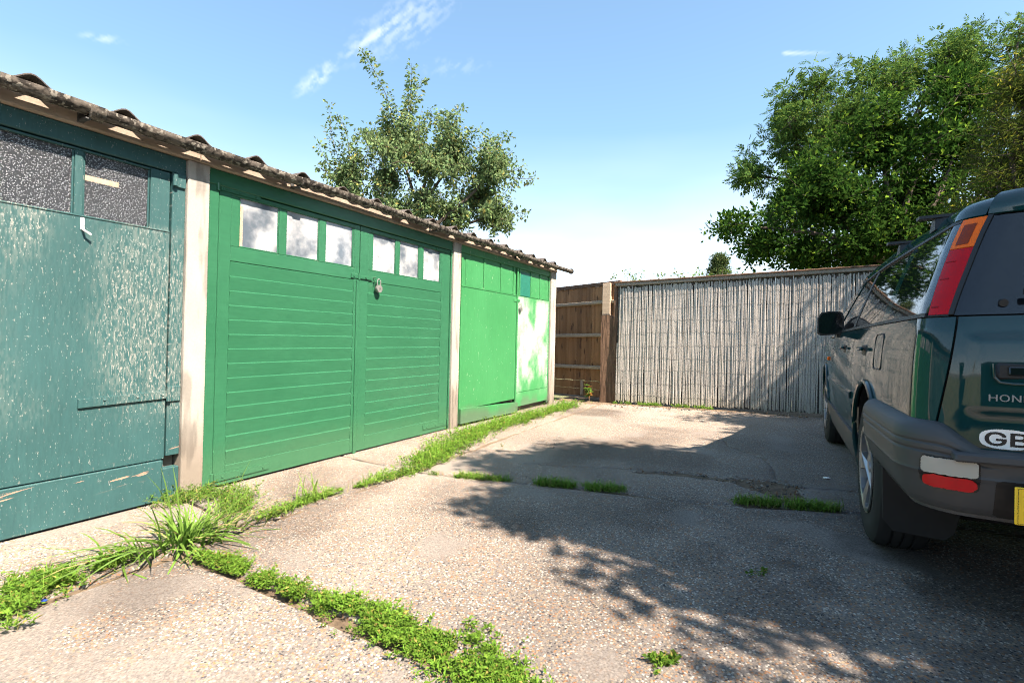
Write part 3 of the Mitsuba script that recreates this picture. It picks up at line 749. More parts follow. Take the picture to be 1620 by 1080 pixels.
# ------------------------------------------------------------------ reed screen
rf = thing('reed_screen', 'grey weathered reed screen tied with wire on a fence along the back of the yard', 'fence')
YF = 7.96
put('top_rail', box(-2.54, 3.62, YF - 0.03, YF + 0.07, 1.985, 2.035, 0.006), 'm_weathered', rf)
put('capping', box(-2.56, 3.64, YF - 0.045, YF + 0.085, 2.0355, 2.058, 0.005), 'm_sleeper', rf)
put('side_stile', box(-2.575, -2.515, YF + 0.02, YF + 0.09, 0.02, 1.983, 0.005), 'm_sleeper', rf)
for k in range(26):
    put('backing_board', box(-2.51 + k * 0.236, -2.276 + k * 0.236, YF + 0.045 + 0.006 * (k % 2), YF + 0.06 + 0.006 * (k % 2), 0.02, 1.984, 0.002), 'm_backing', rf)  # hidden boards added so that no light comes through between the reeds
x = -2.50; k = 0; rest = []
while x < 3.58:
    r = R.uniform(0.0058, 0.0100)
    bulge = 0.016 * (meshkit.noise(np.array([x * 5.0, 0, 0])) - 0.4)
    ph = R.uniform(0, 6.28); ph2 = R.uniform(0, 6.28)
    z0, z1 = R.uniform(0.015, 0.055), 1.955 + R.uniform(-0.03, 0.022) - (0.05 if R.random() < 0.06 else 0)
    if x < -2.47:
        z1 = 1.02
    zs = np.linspace(z0, z1, 6)
    lean = R.normal() * 0.005
    cx = x + r + lean * (zs - 1.0) * 1.2 + 0.0035 * np.sin(zs * 2.3 + ph)
    cy = YF - bulge * np.sin(zs * 1.45 + 0.2) + 0.005 * np.sin(zs * 3.1 + ph2) + R.uniform(-0.0025, 0.0025)
    m = tube(np.stack([cx, cy, zs], 1), r * R.uniform(0.9, 1.08, 6), 8)
    m[0][:48, 1] = np.repeat(cy, 8) + (m[0][:48, 1] - np.repeat(cy, 8)) * 0.55
    if k < 300:
        put('reed', m, 'm_reed', rf, smooth=60)
    else:
        rest.append(m)
    x += 2 * r * R.uniform(0.74, 0.97) + (R.uniform(0.001, 0.004) if R.random() < 0.07 else 0); k += 1
put('reed_remainder', cat_(rest), 'm_reed', rf, smooth=60, kind='stuff')
for z_ in np.arange(0.16, 1.9, 0.205):
    xs = np.linspace(-2.49, 3.57, 240)
    p = np.stack([xs, YF - 0.009 - 0.016 * (meshkit.noise(np.c_[xs * 5.0, 0 * xs, 0 * xs]) - 0.4) * math.sin(z_ * 1.45 + 0.2) - 0.002 * np.sin(xs * 300), z_ + 0.012 * np.sin(xs * 2.2 + z_ * 9) + 0.005 * np.sin(xs * 9)], 1)
    put('binding_wire', tube(p, 0.0011, 4), 'm_wire', rf)

# ------------------------------------------------------------------ the car
CXC = 1.255
Zl = [0.24, 0.34, 0.50, 0.70, 0.90, 1.04, 1.09, 1.25, 1.42, 1.47, 1.505, 1.53, 1.54]
fw = PchipInterpolator(Zl, [.84, .87, .892, .900, .896, .884, .872, .812, .735, .705, .63, .45, .30])
fr = PchipInterpolator(Zl, [2.06, 2.02, 1.99, 1.985, 1.985, 2.0, 2.012, 2.088, 2.178, 2.20, 2.25, 2.42, 2.62])
ff = PchipInterpolator(Zl, [6.66, 6.70, 6.74, 6.73, 6.62, 6.05, 5.80, 5.42, 4.98, 4.84, 4.68, 4.40, 4.15])
fc = PchipInterpolator(Zl, [.12, .12, .13, .135, .13, .12, .115, .105, .11, .13, .2, .2, .2])
AX = (3.05, 5.86); WR = 0.365


def contour(z):
    """left half of the body's outline at height z: rear centre, rear corner, side, front corner, front centre"""
    w, yr, yf, rc = float(fw(z)), float(fr(z)), float(ff(z)), float(fc(z))
    rcf = min(0.32, 0.45 * (yf - yr)); n = 14
    t = np.linspace(0, 1, n)
    rear = np.stack([-(w - rc) * t, yr + 0 * t], 1)
    a = np.linspace(0, np.pi / 2, 13)
    c1 = np.stack([-(w - rc) - rc * np.sin(a), yr + rc - rc * np.cos(a)], 1)
    s = np.linspace(yr + rc, yf - rcf, 60)
    side = np.stack([0 * s - w, s], 1)
    c2 = np.stack([-(w - rcf) - rcf * np.cos(a), yf - rcf + rcf * np.sin(a)], 1)
    fr_ = np.stack([-(w - rcf) * (1 - t), yf + 0 * t], 1)
    p = np.vstack([rear, c1[1:], side[1:], c2[1:], fr_[1:]])
    p[:, 1] += np.clip(1 - (p[:, 1] - yr) / 0.5, 0, 1) * 0.045 * (p[:, 0] / w) ** 2          # bowed rear
    mid = (p[:, 1] - 4.3) / 2.4
    p[:, 0] *= 1 - 0.035 * np.clip(np.abs(mid), 0, 1) ** 3                                      # side bowed on plan
    return p


class Body:
    """point of the body at height z at a side anchor ('y'), a rear anchor ('x', from the centre line) or 'c' front centre"""
    cache = {}

    def __init__(self, z):
        p = contour(z)
        self.p = p; self.s = np.r_[0, np.cumsum(np.linalg.norm(np.diff(p, axis=0), axis=1))]
        self.iy = int(np.argmax(p[:, 1]))

    def at(self, anchor):
        kind, val = anchor
        p, s = self.p, self.s
        if kind == 'x':
            k = 13 + 13
            return float(np.interp(-val, -p[:k, 0], s[:k]))
        if kind == 'c':
            return s[-1]
        i0 = 13
        yy = np.maximum.accumulate(p[i0:, 1])
        return float(np.interp(val, yy + 1e-7 * np.arange(len(yy)), s[i0:]))

    def xy(self, q):
        return np.stack([np.interp(q, self.s, self.p[:, 0]), np.interp(q, self.s, self.p[:, 1])], -1)


def patch(zs, left, right, n=16, off=0.0, thick=0.006):
    """a panel that follows the body: rows at heights zs, from anchor left(z) to right(z); returns a closed sheet"""
    zs = np.asarray(zs, float); P = []
    for z in zs:
        b = Body(z)
        q = np.linspace(b.at(left(z)), b.at(right(z)), n)
        P.append(np.c_[b.xy(q), 0 * q + z])
    P = np.array(P)
    du = np.gradient(P, axis=1); dv = np.gradient(P, axis=0)
    N = unit(np.cross(dv, du))
    o = off(P) if callable(off) else off
    o = np.broadcast_to(o, P.shape[:2])[..., None]
    return sheet(P + N * o, P + N * (o - thick))


def sheet(O, I):
    n, m = O.shape[:2]
    f = gridfaces(n, m); f3 = np.vstack([f[:, [0, 1, 2]], f[:, [0, 2, 3]]]); K = n * m
    fs = [f3, f3[:, ::-1] + K]
    r1, r2, r3, r4 = np.arange(m), np.arange(m) + (n - 1) * m, np.arange(n) * m, np.arange(n) * m + m - 1
    for idx, fl in ((r1, 1), (r2, 0), (r3, 0), (r4, 1)):
        a, b = idx[:-1], idx[1:]
        q = np.vstack([np.stack([a, b, b + K], 1), np.stack([a, b + K, a + K], 1)])
        fs.append(q if fl else q[:, ::-1])
    f = np.vstack(fs)
    v = np.vstack([O.reshape(-1, 3), I.reshape(-1, 3)])
    t = trimesh.Trimesh(v, f, process=False)
    if t.volume < 0:
        f = f[:, ::-1]
    return v, f


def man(m):
    v, f = arr(m)
    return m3.Manifold(m3.Mesh(vert_properties=v.astype(np.float32), tri_verts=f.astype(np.uint32)))


def flip(m):
    v, f = arr(m)
    v = v.copy(); v[:, 0] *= -1
    return v, f[:, ::-1]


def at_car(m):
    v, f = arr(m)
    v = v.copy(); v[:, 0] += CXC
    k = 1.06 + 0.10 * np.clip((v[:, 1] - 2.2) / 1.4, 0, 1)          # the roof climbs a little towards the front
    v[:, 2] = np.where(v[:, 2] > 1.09, 1.09 + (v[:, 2] - 1.09) * k, v[:, 2])
    return v, f


def wheelcut(m, r):
    """cuts the round wheel arches; a sheet that is no solid is left whole"""
    s = man(m)
    if s.is_empty():
        return m
    for y in AX:
        c = m3.Manifold.cylinder(1.2, r, r, 48, True).rotate([0, 90, 0]).translate([-0.9, y, WR + 0.01])
        s = s - c
    return s


car = thing('parked_car', 'dark green estate car parked with its tail to the yard, grey bumper and roof bars', 'car')
cp = lambda name, m, b, sm=35, label=None, parent=None: put(name, at_car(m), b, parent or car, smooth=sm, label=label)
# black inner shell
zz = np.r_[np.linspace(0.47, 1.40, 22), 1.44, 1.48, 1.51]
Cs = []
for z in zz:
    p = contour(z).copy(); p[:, 0] *= 1 - 0.016 / float(fw(z)); c0 = (float(fr(z)) + float(ff(z))) / 2
    p[:, 1] = c0 + (p[:, 1] - c0) * (1 - 0.028 / (float(ff(z)) - float(fr(z))))
    Cs.append(np.c_[np.vstack([p, (p[1:-1] * [-1, 1])[::-1]]), np.full(2 * len(p) - 2, z)])
Cs = np.array(Cs); n, m = Cs.shape[:2]
i, j = np.meshgrid(np.arange(n - 1), np.arange(m), indexing='ij')
q = np.stack([i * m + j, (i + 1) * m + j, (i + 1) * m + (j + 1) % m, i * m + (j + 1) % m], -1).reshape(-1, 4)
v = np.vstack([Cs.reshape(-1, 3), Cs[0].mean(0)[None], Cs[-1].mean(0)[None]])
j = np.arange(m)
f = np.vstack([q[:, [0, 1, 2]], q[:, [0, 2, 3]], np.stack([j, (j + 1) % m, j * 0 + n * m], 1), np.stack([(j + 1) % m + (n - 1) * m, j + (n - 1) * m, j * 0 + n * m + 1], 1)])
if trimesh.Trimesh(v, f, process=False).volume < 0:
    f = f[:, ::-1]
cp('inner_shell', wheelcut((v, f), 0.43), 'm_black')

TG = lambda z: ('x', -(0.826 - 0.052 * np.clip((z - 0.72) / 0.37, 0, 1) - max(0, z - 1.09) * 0.40))     # tailgate edge
low = np.linspace(0.63, 1.088, 26)


def emboss(P):
    x, z = P[..., 0], P[..., 2]
    sm = lambda a, b, t: np.clip((t - a) / (b - a), 0, 1) ** 2 * (3 - 2 * np.clip((t - a) / (b - a), 0, 1))
    return 0.014 * sm(-0.758, -0.725, x) * sm(0.775, 0.80, z) * (1 - sm(1.01, 1.035, z))


tg_low = np.linspace(0.645, 1.088, 44)
def halves(fn):
    a = fn()
    return cat_([a, flip(a)])


tgm = patch(tg_low, lambda z: ('x', 0.0), lambda z: ('x', TG(z)[1] + 0.003), 60, emboss)
cp('tailgate', cat_([tgm, flip(tgm)]), 'm_paint')
win = np.linspace(1.094, 1.418, 16)
g = patch(win, lambda z: ('x', 0.0), lambda z: ('x', -(float(fw(z)) - 0.088)), 24, -0.002)
cp('rear_window', cat_([g, flip(g)]), 'm_carglass')
lip = np.linspace(1.4225, 1.485, 8)
g = patch(lip, lambda z: ('x', 0.0), lambda z: ('x', -(float(fw(z)) - 0.075)), 24, lambda P: 0.006 + 0.012 * np.clip((P[..., 2] - 1.4225) / 0.02, 0, 1))
cp('tailgate_lip', cat_([g, flip(g)]), 'm_paint')
for sd in (1, -1):
    S = (lambda m: m) if sd == 1 else flip
    cp('quarter_panel', S(wheelcut(patch(low, lambda z: ('x', TG(z)[1] - 0.003), lambda z: ('y', 3.60), 60), 0.435)), 'm_paint')
    cp('pillar_panel', S(patch(np.linspace(1.4225, 1.485, 8), lambda z: ('x', -(float(fw(z)) - 0.071)), lambda z: ('y', 2.75), 24, 0.005)), 'm_paint')
    # tail lamp: a red housing with an amber top, wrapped round the corner
    tl = num(f'{car}__tail_lamp'); tag(tl, 'tall tail lamp, orange over red')
    LA = lambda z: ('x', -(float(fw(z)) - 0.079)); LB = lambda z: ('y', float(fr(z)) + 0.098)
    cp('red_lens', S(patch(np.linspace(1.096, 1.312, 14), LA, LB, 14, 0.004)), 'm_red_lens', parent=tl)
    cp('orange_lens', S(patch(np.linspace(1.315, 1.417, 8), LA, LB, 14, 0.004)), 'm_orange_lens', parent=tl)
    LC = lambda z: ('x', -(float(fw(z)) - 0.052)); LD = lambda z: ('y', float(fr(z)) + 0.093)
    cp('bulb_chamber', S(patch(np.linspace(1.326, 1.396, 6), lambda z: ('x', -(float(fw(z)) - 0.062)), lambda z: ('y', float(fr(z)) + 0.084), 10, 0.0055, 0.002)), 'm_dark_orange', parent=tl)
    for z0, z1 in ((1.118, 1.1225), (1.21, 1.213), (1.268, 1.271)):
        cp('lens_rib', S(patch([z0, z1], LC, LD, 10, 0.0056, 0.002)), 'm_deep_red', parent=tl)
    cp('lamp_rim', S(cat_([patch(np.linspace(1.094, 1.419, 14), lambda z: ('x', -(float(fw(z)) - 0.089)), lambda z: ('x', -(float(fw(z)) - 0.078)), 3, 0.006), patch([1.0905, 1.0945], LA, LB, 10, 0.005)])), 'm_black', parent=tl)
    # side glass, pillars, doors
    gz = np.linspace(1.105, 1.408, 12)
    cp('quarter_window', S(patch(gz, lambda z: ('y', float(fr(z)) + 0.102), lambda z: ('y', 2.70 + 0.10 * (z - 1.1) / 0.3), 22, 0.001)), 'm_carglass')
    cp('rear_pillar', S(patch(np.linspace(1.092, 1.42, 10), lambda z: ('y', 2.708 + 0.10 * (z - 1.1) / 0.3), lambda z: ('y', 2.83 + 0.08 * (z - 1.1) / 0.3), 6, 0.0)), 'm_paint')
    rw = lambda z: ('y', 2.855 + 0.08 * (z - 1.1) / 0.3)
    cp('side_window', S(patch(gz, rw, lambda z: ('y', 3.79), 16, -0.004)), 'm_carglass')
    cp('door_pillar', S(patch(np.linspace(1.092, 1.42, 8), lambda z: ('y', 3.795), lambda z: ('y', 3.885), 4, -0.001)), 'm_black')
    cp('side_window', S(patch(gz, lambda z: ('y', 3.89), lambda z: ('y', 4.96 - 0.92 * (z - 1.105) / 0.303 * 0.62), 16, -0.004)), 'm_carglass')
    cp('window_trim', S(cat_([patch([1.0905, 1.104], lambda z: ('y', float(fr(z)) + 0.11), lambda z: ('y', 5.0), 40, 0.004, 0.008), patch([1.409, 1.4215], lambda z: ('y', float(fr(z)) + 0.10), lambda z: ('y', 4.5), 40, 0.004, 0.008)])), 'm_black')
    cp('windscreen_pillar', S(patch(np.linspace(1.092, 1.42, 12), lambda z: ('y', 4.965 - 0.92 * (z - 1.105) / 0.303 * 0.62), lambda z: ('y', min(5.04 - 0.60 * (z - 1.105) / 0.303, float(ff(z)) - 0.2)), 5, 0.001)), 'm_paint')
    dlow = np.linspace(0.47, 1.088, 30)
    cp('rear_door', S(wheelcut(patch(dlow, lambda z: ('y', 3.606), lambda z: ('y', 3.857), 10), 0.435)), 'm_paint')
    cp('front_door', S(patch(dlow, lambda z: ('y', 3.863), lambda z: ('y', 5.02), 30)), 'm_paint')
    cp('front_wing', S(wheelcut(patch(np.r_[np.linspace(0.47, 1.0, 26), 1.03, 1.05], lambda z: ('y', 5.026), lambda z: ('c', 0), 70), 0.435)), 'm_paint')
    cp('windscreen', S(patch(np.linspace(1.06, 1.44, 12), lambda z: ('y', min(5.06 - 0.60 * (z - 1.105) / 0.303, float(ff(z)) - 0.18)), lambda z: ('c', 0), 24, -0.001)), 'm_carglass')
    cp('sill', S(wheelcut(patch(np.linspace(0.27, 0.465, 6), lambda z: ('y', 3.2), lambda z: ('y', 5.7), 30, 0.012, 0.03), 0.435)), 'm_plastic')
    cp('rubbing_strip', S(patch([0.66, 0.668, 0.70, 0.708], lambda z: ('y', 3.62), lambda z: ('y', 5.35), 20, lambda P: np.array([0.002, 0.012, 0.012, 0.002])[:, None], 0.01)), 'm_paint')
    # arch lips
    for y in AX:
        a = np.radians(np.linspace(-12, 192, 48)) if y > 4 else np.radians(np.linspace(28, 192, 40))
        pts = []
        for t in a:
            yy, z_ = y - 0.432 * math.cos(t), WR + 0.01 + 0.432 * math.sin(t)
            b = Body(max(z_, 0.3)); xy = b.xy(np.array([b.at(('y', yy))]))[0]
            pts.append((xy[0] - 0.004, yy, z_))
        cp('arch_lip', S(tube(pts, 0.013, 8)), 'm_paint')
    # handles, filler flap, side repeater
    for y in (3.16, 4.08):
        b = Body(0.965); x_ = b.xy(np.array([b.at(('y', y))]))[0][0]
        h = num(f'{car}__door_handle')
        cp('handle_cup', S(box(x_ - 0.002, x_ + 0.01, y - 0.08, y + 0.08, 0.935, 0.995, 0.006)), 'm_black', parent=h)
        cp('handle_pull', S(box(x_ - 0.028, x_ - 0.010, y - 0.07, y + 0.07, 0.965, 0.985, 0.006)), 'm_paint', parent=h)
    b = Body(0.86); x_ = b.xy(np.array([b.at(('y', 5.45))]))[0][0]
    cp('side_repeater', S(box(x_ - 0.014, x_ + 0.01, 5.42, 5.48, 0.845, 0.880, 0.006)), 'm_orange_lens')
    # door mirror
    mr = num(f'{car}__mirror')
    prof = [(-1.035, 1.085), (-1.035, 1.195), (-1.010, 1.232), (-0.95, 1.240), (-0.875, 1.235), (-0.855, 1.20), (-0.855, 1.075), (-1.01, 1.068)]
    cx, cz = np.mean(prof, 0)
    cp('mirror_shell', S(hull([(cx + (x_ - cx) * s, y_, cz + (z_ - cz) * s) for x_, z_ in prof for y_, s in ((4.58, 0.97), (4.60, 1.0), (4.66, 0.92), (4.71, 0.6))])), 'm_black', parent=mr)
    cp('mirror_glass', S(hull([(cx + (x_ - cx) * 0.86, y_, cz + (z_ - cz) * 0.86) for x_, z_ in prof for y_ in (4.572, 4.5795)])), 'm_carglass', parent=mr)
    cp('mirror_arm', S(hull([(-0.90, 4.60, 1.055), (-0.90, 4.68, 1.055), (-0.90, 4.60, 1.085), (-0.90, 4.68, 1.085), (-0.84, 4.60, 1.045), (-0.84, 4.74, 1.045), (-0.84, 4.60, 1.10), (-0.84, 4.74, 1.10)])), 'm_black', parent=mr)
    # mud flaps
    for y, z_ in ((2.60, 0.50), (5.44, 0.45)):
        cp('mud_flap', S(hull([(x_, y + dy, zz_) for x_, dy, zz_ in ((-0.885, -0.02, 0.47), (-0.885, 0.01, 0.47), (-0.60, -0.02, 0.47), (-0.60, 0.01, 0.47), (-0.875, 0.015, 0.24), (-0.875, 0.03, 0.24), (-0.64, 0.015, 0.22), (-0.64, 0.03, 0.22), (-0.84, 0.02, 0.195), (-0.84, 0.032, 0.195), (-0.67, 0.02, 0.185), (-0.67, 0.032, 0.185))])), 'm_rubber')
    # reversing and fog lamp let into the bumper
# fuel flap on the left flank only
def seam(pts, rad=0.0028):
    out = []
    for y, z_ in pts:
        b = Body(z_); xy = b.xy(np.array([b.at(('y', y))]))[0]
        out.append((xy[0] - 0.0008, y, z_))
    return tube(out, rad, 6)


q = [(2.66, 0.90), (2.66, 1.03), (2.68, 1.045), (2.83, 1.045), (2.85, 1.03), (2.85, 0.90), (2.83, 0.885), (2.68, 0.885), (2.66, 0.90)]
cp('filler_flap', seam(q), 'm_black')

# rear bumper: grey plastic, wrapped round to the arches
bz = np.array([0.455, 0.47, 0.50, 0.535, 0.572, 0.580, 0.590, 0.598, 0.64, 0.685, 0.705, 0.722, 0.738, 0.748])
bo = np.array([-0.02, 0.004, 0.018, 0.028, 0.036, 0.041, 0.045, 0.041, 0.044, 0.046, 0.044, 0.038, 0.026, 0.004])


def bump_off(P):
    z = P[..., 2]; o = np.interp(z, bz, bo)
    x, y = P[..., 0], P[..., 1]
    for zl in (0.655, 0.682):
        o = o - 0.006 * np.exp(-((z - zl) / 0.0035) ** 2) * (x < -0.70)
    return o


bzs = np.unique(np.r_[bz, np.linspace(0.64, 0.70, 22)])


def bumper_half():
    zs = bzs; P = []
    for z in zs:
        b = Body(z); q = np.linspace(b.at(('x', 0.0)), b.at(('y', 2.76)), 70)
        P.append(np.c_[b.xy(q), 0 * q + z])
    P = np.array(P)
    N = unit(np.cross(np.gradient(P, axis=0), np.gradient(P, axis=1)))
    o = bump_off(P)[..., None]
    Q = P + N * o
    # the top edge dips below the tailgate towards the middle
    dip = 0.075 * np.clip((Q[..., 0] + 0.815) / 0.09, 0, 1) ** 1.0
    k = np.clip((P[..., 2] - 0.60) / 0.148, 0, 1)
    Q[..., 2] -= dip * k
    I = P - N * 0.004; I[..., 2] -= dip * k
    return sheet(Q, I)


bh = bumper_half()
bp = num(f'{car}__rear_bumper')
cp('bumper_skin', cat_([bh, flip(bh)]), 'm_plastic', 40, parent=bp)
# shelf that closes the bumper's top below the tailgate
cp('bumper_shelf', box(-0.80, 0.80, 1.945, 2.06, 0.640, 0.668, 0.006), 'm_plastic', parent=bp)


def on_bumper(x0, x1, z0, z1, off, n=14, rows=8, thick=0.012, rnd_=0.012, flat=None):
    zs = np.linspace(z0, z1, rows)
    def ins(z):
        e = min(z - z0, z1 - z)
        return rnd_ - math.sqrt(max(0, rnd_ ** 2 - max(0, rnd_ - e) ** 2)) if e < rnd_ else 0
    return patch(zs, lambda z: ('x', x1 - ins(z)), lambda z: ('x', x0 + ins(z)), n, lambda P: 0 * P[..., 2] + (np.interp(P[..., 2], bz, bo) if flat is None else flat) + off, thick)


for sd in (1, -1):
    S = (lambda m: m) if sd == 1 else flip
    fl = num(f'{car}__bumper_lamp'); tag(fl, 'bumper lamp, clear over red')
    cp('lamp_surround', S(on_bumper(-0.836, -0.730, 0.541, 0.645, 0.003, 24, 20, rnd_=0.02)), 'm_black', parent=fl)
    cp('clear_lens', S(on_bumper(-0.831, -0.736, 0.590, 0.640, 0.006, 24, 20, rnd_=0.010, flat=0.047)), 'm_clear_lens', parent=fl)
    cp('red_lens', S(on_bumper(-0.828, -0.737, 0.547, 0.586, 0.006, 24, 20, rnd_=0.016, flat=0.045)), 'm_red_lens', parent=fl)
    cp('screw', S(on_bumper(-0.712, -0.696, 0.632, 0.648, 0.002, 8, 10, rnd_=0.008)), 'm_black', parent=bp)
nr = on_bumper(-0.695, -0.11, 0.470, 0.592, 0.002, 40, 16)
cp('plate_recess', nr, 'm_black', parent=bp)
npk = num(f'{car}__number_plate'); tag(npk, 'yellow rear number plate')
cp('plate', box(-0.674, -0.15, 1.921, 1.927, 0.480, 0.588, 0.002), 'm_plate', parent=npk)
cp('plate_border', cat_([box(-0.668, -0.156, 1.9198, 1.9208, 0.5835, 0.5845, 0.0002), box(-0.668, -0.156, 1.9198, 1.9208, 0.4835, 0.4845, 0.0002), box(-0.668, -0.667, 1.9198, 1.9208, 0.4846, 0.5834, 0.0002), box(-0.157, -0.156, 1.9198, 1.9208, 0.4846, 0.5834, 0.0002)]), 'm_ink', parent=npk)


def rear_y(x, z):
    b = Body(z); return float(b.xy(np.array([b.at(('x', x))]))[0][1])


def letters(text, x0, z0, h, zr, lift, stretch=1.0, depth=0.003, bold=True, total=None):
    t = meshkit.text_mesh(text, h, depth, bold)
    v, f = arr(t); v = v.copy()
    if total:
        stretch = total / (v[:, 0].max() - v[:, 0].min())
    v[:, 0] = (v[:, 0] - v[:, 0].min()) * stretch
    xx = np.linspace(-0.80, -0.50, 16); yy = [rear_y(q, zr) for q in xx]
    return np.c_[x0 + v[:, 0], np.interp(x0 + v[:, 0], xx, yy) - lift - v[:, 2], z0 + v[:, 1]], f


cp('maker_lettering', letters('HONDA', -0.712, 0.826, 0.020, 0.835, 0.0145, total=0.118, bold=False), 'm_badge', 20, 'silver raised lettering')
# oval country sticker
a = np.linspace(0, 2 * np.pi, 48, endpoint=False)
oval = Polygon([(0.060 * np.sign(np.cos(t)) * abs(np.cos(t)) ** 0.8, 0.030 * np.sign(np.sin(t)) * abs(np.sin(t)) ** 0.7) for t in a])
ov = trimesh.creation.extrude_polygon(oval, 0.0012, engine='earcut').subdivide_to_size(0.012)
xx = np.linspace(-0.80, -0.50, 16); yy = [rear_y(q, 0.71) for q in xx]; SX = -0.668
ov = (np.c_[SX + ov.vertices[:, 0], np.interp(SX + ov.vertices[:, 0], xx, yy) - 0.0008 - ov.vertices[:, 2], 0.7095 + ov.vertices[:, 1]], ov.faces)
st = num(f'{car}__country_sticker'); tag(st, 'white oval sticker with black letters')
cp('sticker_oval', ov, 'm_white', parent=st)
cp('sticker_letters', letters('GB', SX - 0.048, 0.690, 0.039, 0.71, 0.0022, total=0.096, depth=0.001), 'm_ink', 20, parent=st)
# tailgate handle
hy = rear_y(-0.62, 0.93) - 0.014
hd = num(f'{car}__tailgate_handle')
cp('handle_recess', box(-0.700, -0.40, hy - 0.002, hy + 0.02, 0.888, 0.945, 0.010), 'm_black', parent=hd)
cp('handle_bar', box(-0.672, -0.43, hy - 0.010, hy - 0.0022, 0.905, 0.932, 0.004), 'm_carglass', parent=hd)
cp('handle_lip', tube([(-0.705, hy - 0.002, 0.94), (-0.703, hy - 0.004, 0.90), (-0.690, hy - 0.004, 0.884), (-0.66, hy - 0.004, 0.880), (-0.41, hy - 0.004, 0.880)], 0.004, 8), 'm_paint', parent=hd)
# rear wiper and window stud
gy_ = rear_y(-0.66, 1.135) - 0.001
cp('window_stud', cyl((-0.668, gy_ + 0.006, 1.128), (-0.668, gy_ - 0.010, 1.126), 0.011, 14), 'm_black')
wy = lambda z: rear_y(-0.3, z) - 0.02
wp = num(f'{car}__rear_wiper')
cp('wiper_arm', tube([(-0.05, wy(1.12), 1.12), (-0.30, wy(1.14), 1.14), (-0.52, wy(1.145) - 0.0, 1.145)], 0.008, 6), 'm_black', parent=wp)
cp('wiper_blade', box(-0.63, -0.28, wy(1.15) - 0.004, wy(1.15) + 0.016, 1.146, 1.166, 0.003), 'm_black', parent=wp)
# roof
zz = np.r_[1.4875, 1.495, 1.505, 1.515, 1.525, 1.53, 1.535, 1.54]
g = patch(zz, lambda z: ('x', 0.0), lambda z: ('c', 0), 90, 0.004)
capc = contour(1.54)
cap = hull([(sx * x_, y_, z_) for x_, y_ in capc for sx in (1, -1) for z_ in (1.535, 1.548)])
gl = patch(np.linspace(1.424, 1.4855, 6), lambda z: ('y', 2.755), lambda z: ('y', 4.7), 40, 0.004)
cp('roof', cat_([g, flip(g), cap, gl, flip(gl)]), 'm_paint', 40)
for y, zt in ((2.62, 1.490), (3.32, 1.490)):
    rb = num(f'{car}__roof_bar')
    cp('cross_bar', hull([(sx * 0.775, y + dy, zt + dz) for sx in (-1, 1) for dy, dz in ((-0.03, 0), (0.03, 0), (-0.025, 0.012), (0.025, 0.012))]), 'm_black', parent=rb)
    for sx in (-1, 1):
        cp('foot', hull([(sx * x_, y + dy, z_) for x_, z_, h in ((0.728, 1.44, 0.045), (0.70, 1.455, 0.045), (0.722, zt, 0.022), (0.66, zt, 0.022), (0.62, 1.50, 0.03)) for dy in (-h, h)]), 'm_black', parent=rb)
# wheels
for y in AX:
    for sx in (-1, 1):
        w_ = num(f'{car}__wheel')
        prof = np.array([(-0.100, 0.215), (-0.108, 0.25), (-0.112, 0.29), (-0.106, 0.33), (-0.092, 0.352), (-0.072, 0.362), (-0.045, 0.3645), (-0.044, 0.356), (-0.034, 0.356), (-0.033, 0.365), (-0.006, 0.366), (-0.005, 0.357), (0.005, 0.357), (0.006, 0.366), (0.033, 0.365), (0.034, 0.356), (0.044, 0.356), (0.045, 0.3645), (0.072, 0.362), (0.092, 0.352), (0.106, 0.33), (0.112, 0.29), (0.108, 0.25), (0.100, 0.215)])
        a = np.linspace(0, 2 * np.pi, 65)
        g = np.stack([np.broadcast_to(prof[None, :, 0], (65, 24)), prof[None, :, 1] * np.cos(a)[:, None], prof[None, :, 1] * np.sin(a)[:, None]], -1)
        cxw = sx * 0.778
        M = lambda m: (arr(m)[0] * [-sx if False else 1, 1, 1] + [cxw, y, WR], arr(m)[1])
        cp('tyre', M((g.reshape(-1, 3), gridfaces(65, 24))), 'm_rubber', 30, parent=w_)
        disc = Point(0, 0).buffer(0.216, 32).difference(Point(0, 0).buffer(0.0001))
        for k in range(5):
            t = 2 * np.pi * (k + 0.5) / 5
            disc = disc.difference(Polygon([(r_ * math.cos(t + q_), r_ * math.sin(t + q_)) for r_, q_ in ((0.085, -0.30), (0.085, 0.30), (0.185, 0.36), (0.192, 0.15), (0.192, -0.15), (0.185, -0.36))]).buffer(0.008))
        e = trimesh.creation.extrude_polygon(disc, 0.03, engine='earcut')
        v, f = arr(e); v = v[:, [2, 0, 1]]
        r_ = np.hypot(v[:, 1], v[:, 2])
        v[:, 0] = sx * (0.060 + v[:, 0] + 0.022 * np.clip(r_ / 0.216, 0, 1) ** 2)
        cp('rim', M((v, f if sx > 0 else f[:, ::-1])), 'm_alloy', 35, parent=w_)
        pr_ = np.array([(0.098, 0.214), (0.108, 0.222), (0.100, 0.205), (0.02, 0.200), (-0.09, 0.21)])
        g = np.stack([np.broadcast_to(sx * pr_[None, :, 0], (65, 5)), pr_[None, :, 1] * np.cos(a)[:, None], pr_[None, :, 1] * np.sin(a)[:, None]], -1)
        cp('rim_barrel', M((g.reshape(-1, 3), gridfaces(65, 5))), 'm_alloy', 40, parent=w_)
        cp('brake_drum', M(tube([(sx * -0.06, 0, 0), (sx * 0.045, 0, 0)], 0.13, 24)), 'm_black', parent=w_)
        cp('hub_cap', M(tube([(sx * 0.06, 0, 0), (sx * 0.098, 0, 0)], 0.032, 20)), 'm_alloy', parent=w_)
cp('underbody', box(-0.62, 0.62, 2.75, 6.5, 0.24, 0.46, 0.03), 'm_rubber')
cp('exhaust_box', tube([(-0.2, 2.55, 0.32), (0.35, 2.55, 0.32)], 0.07, 14), 'm_black')

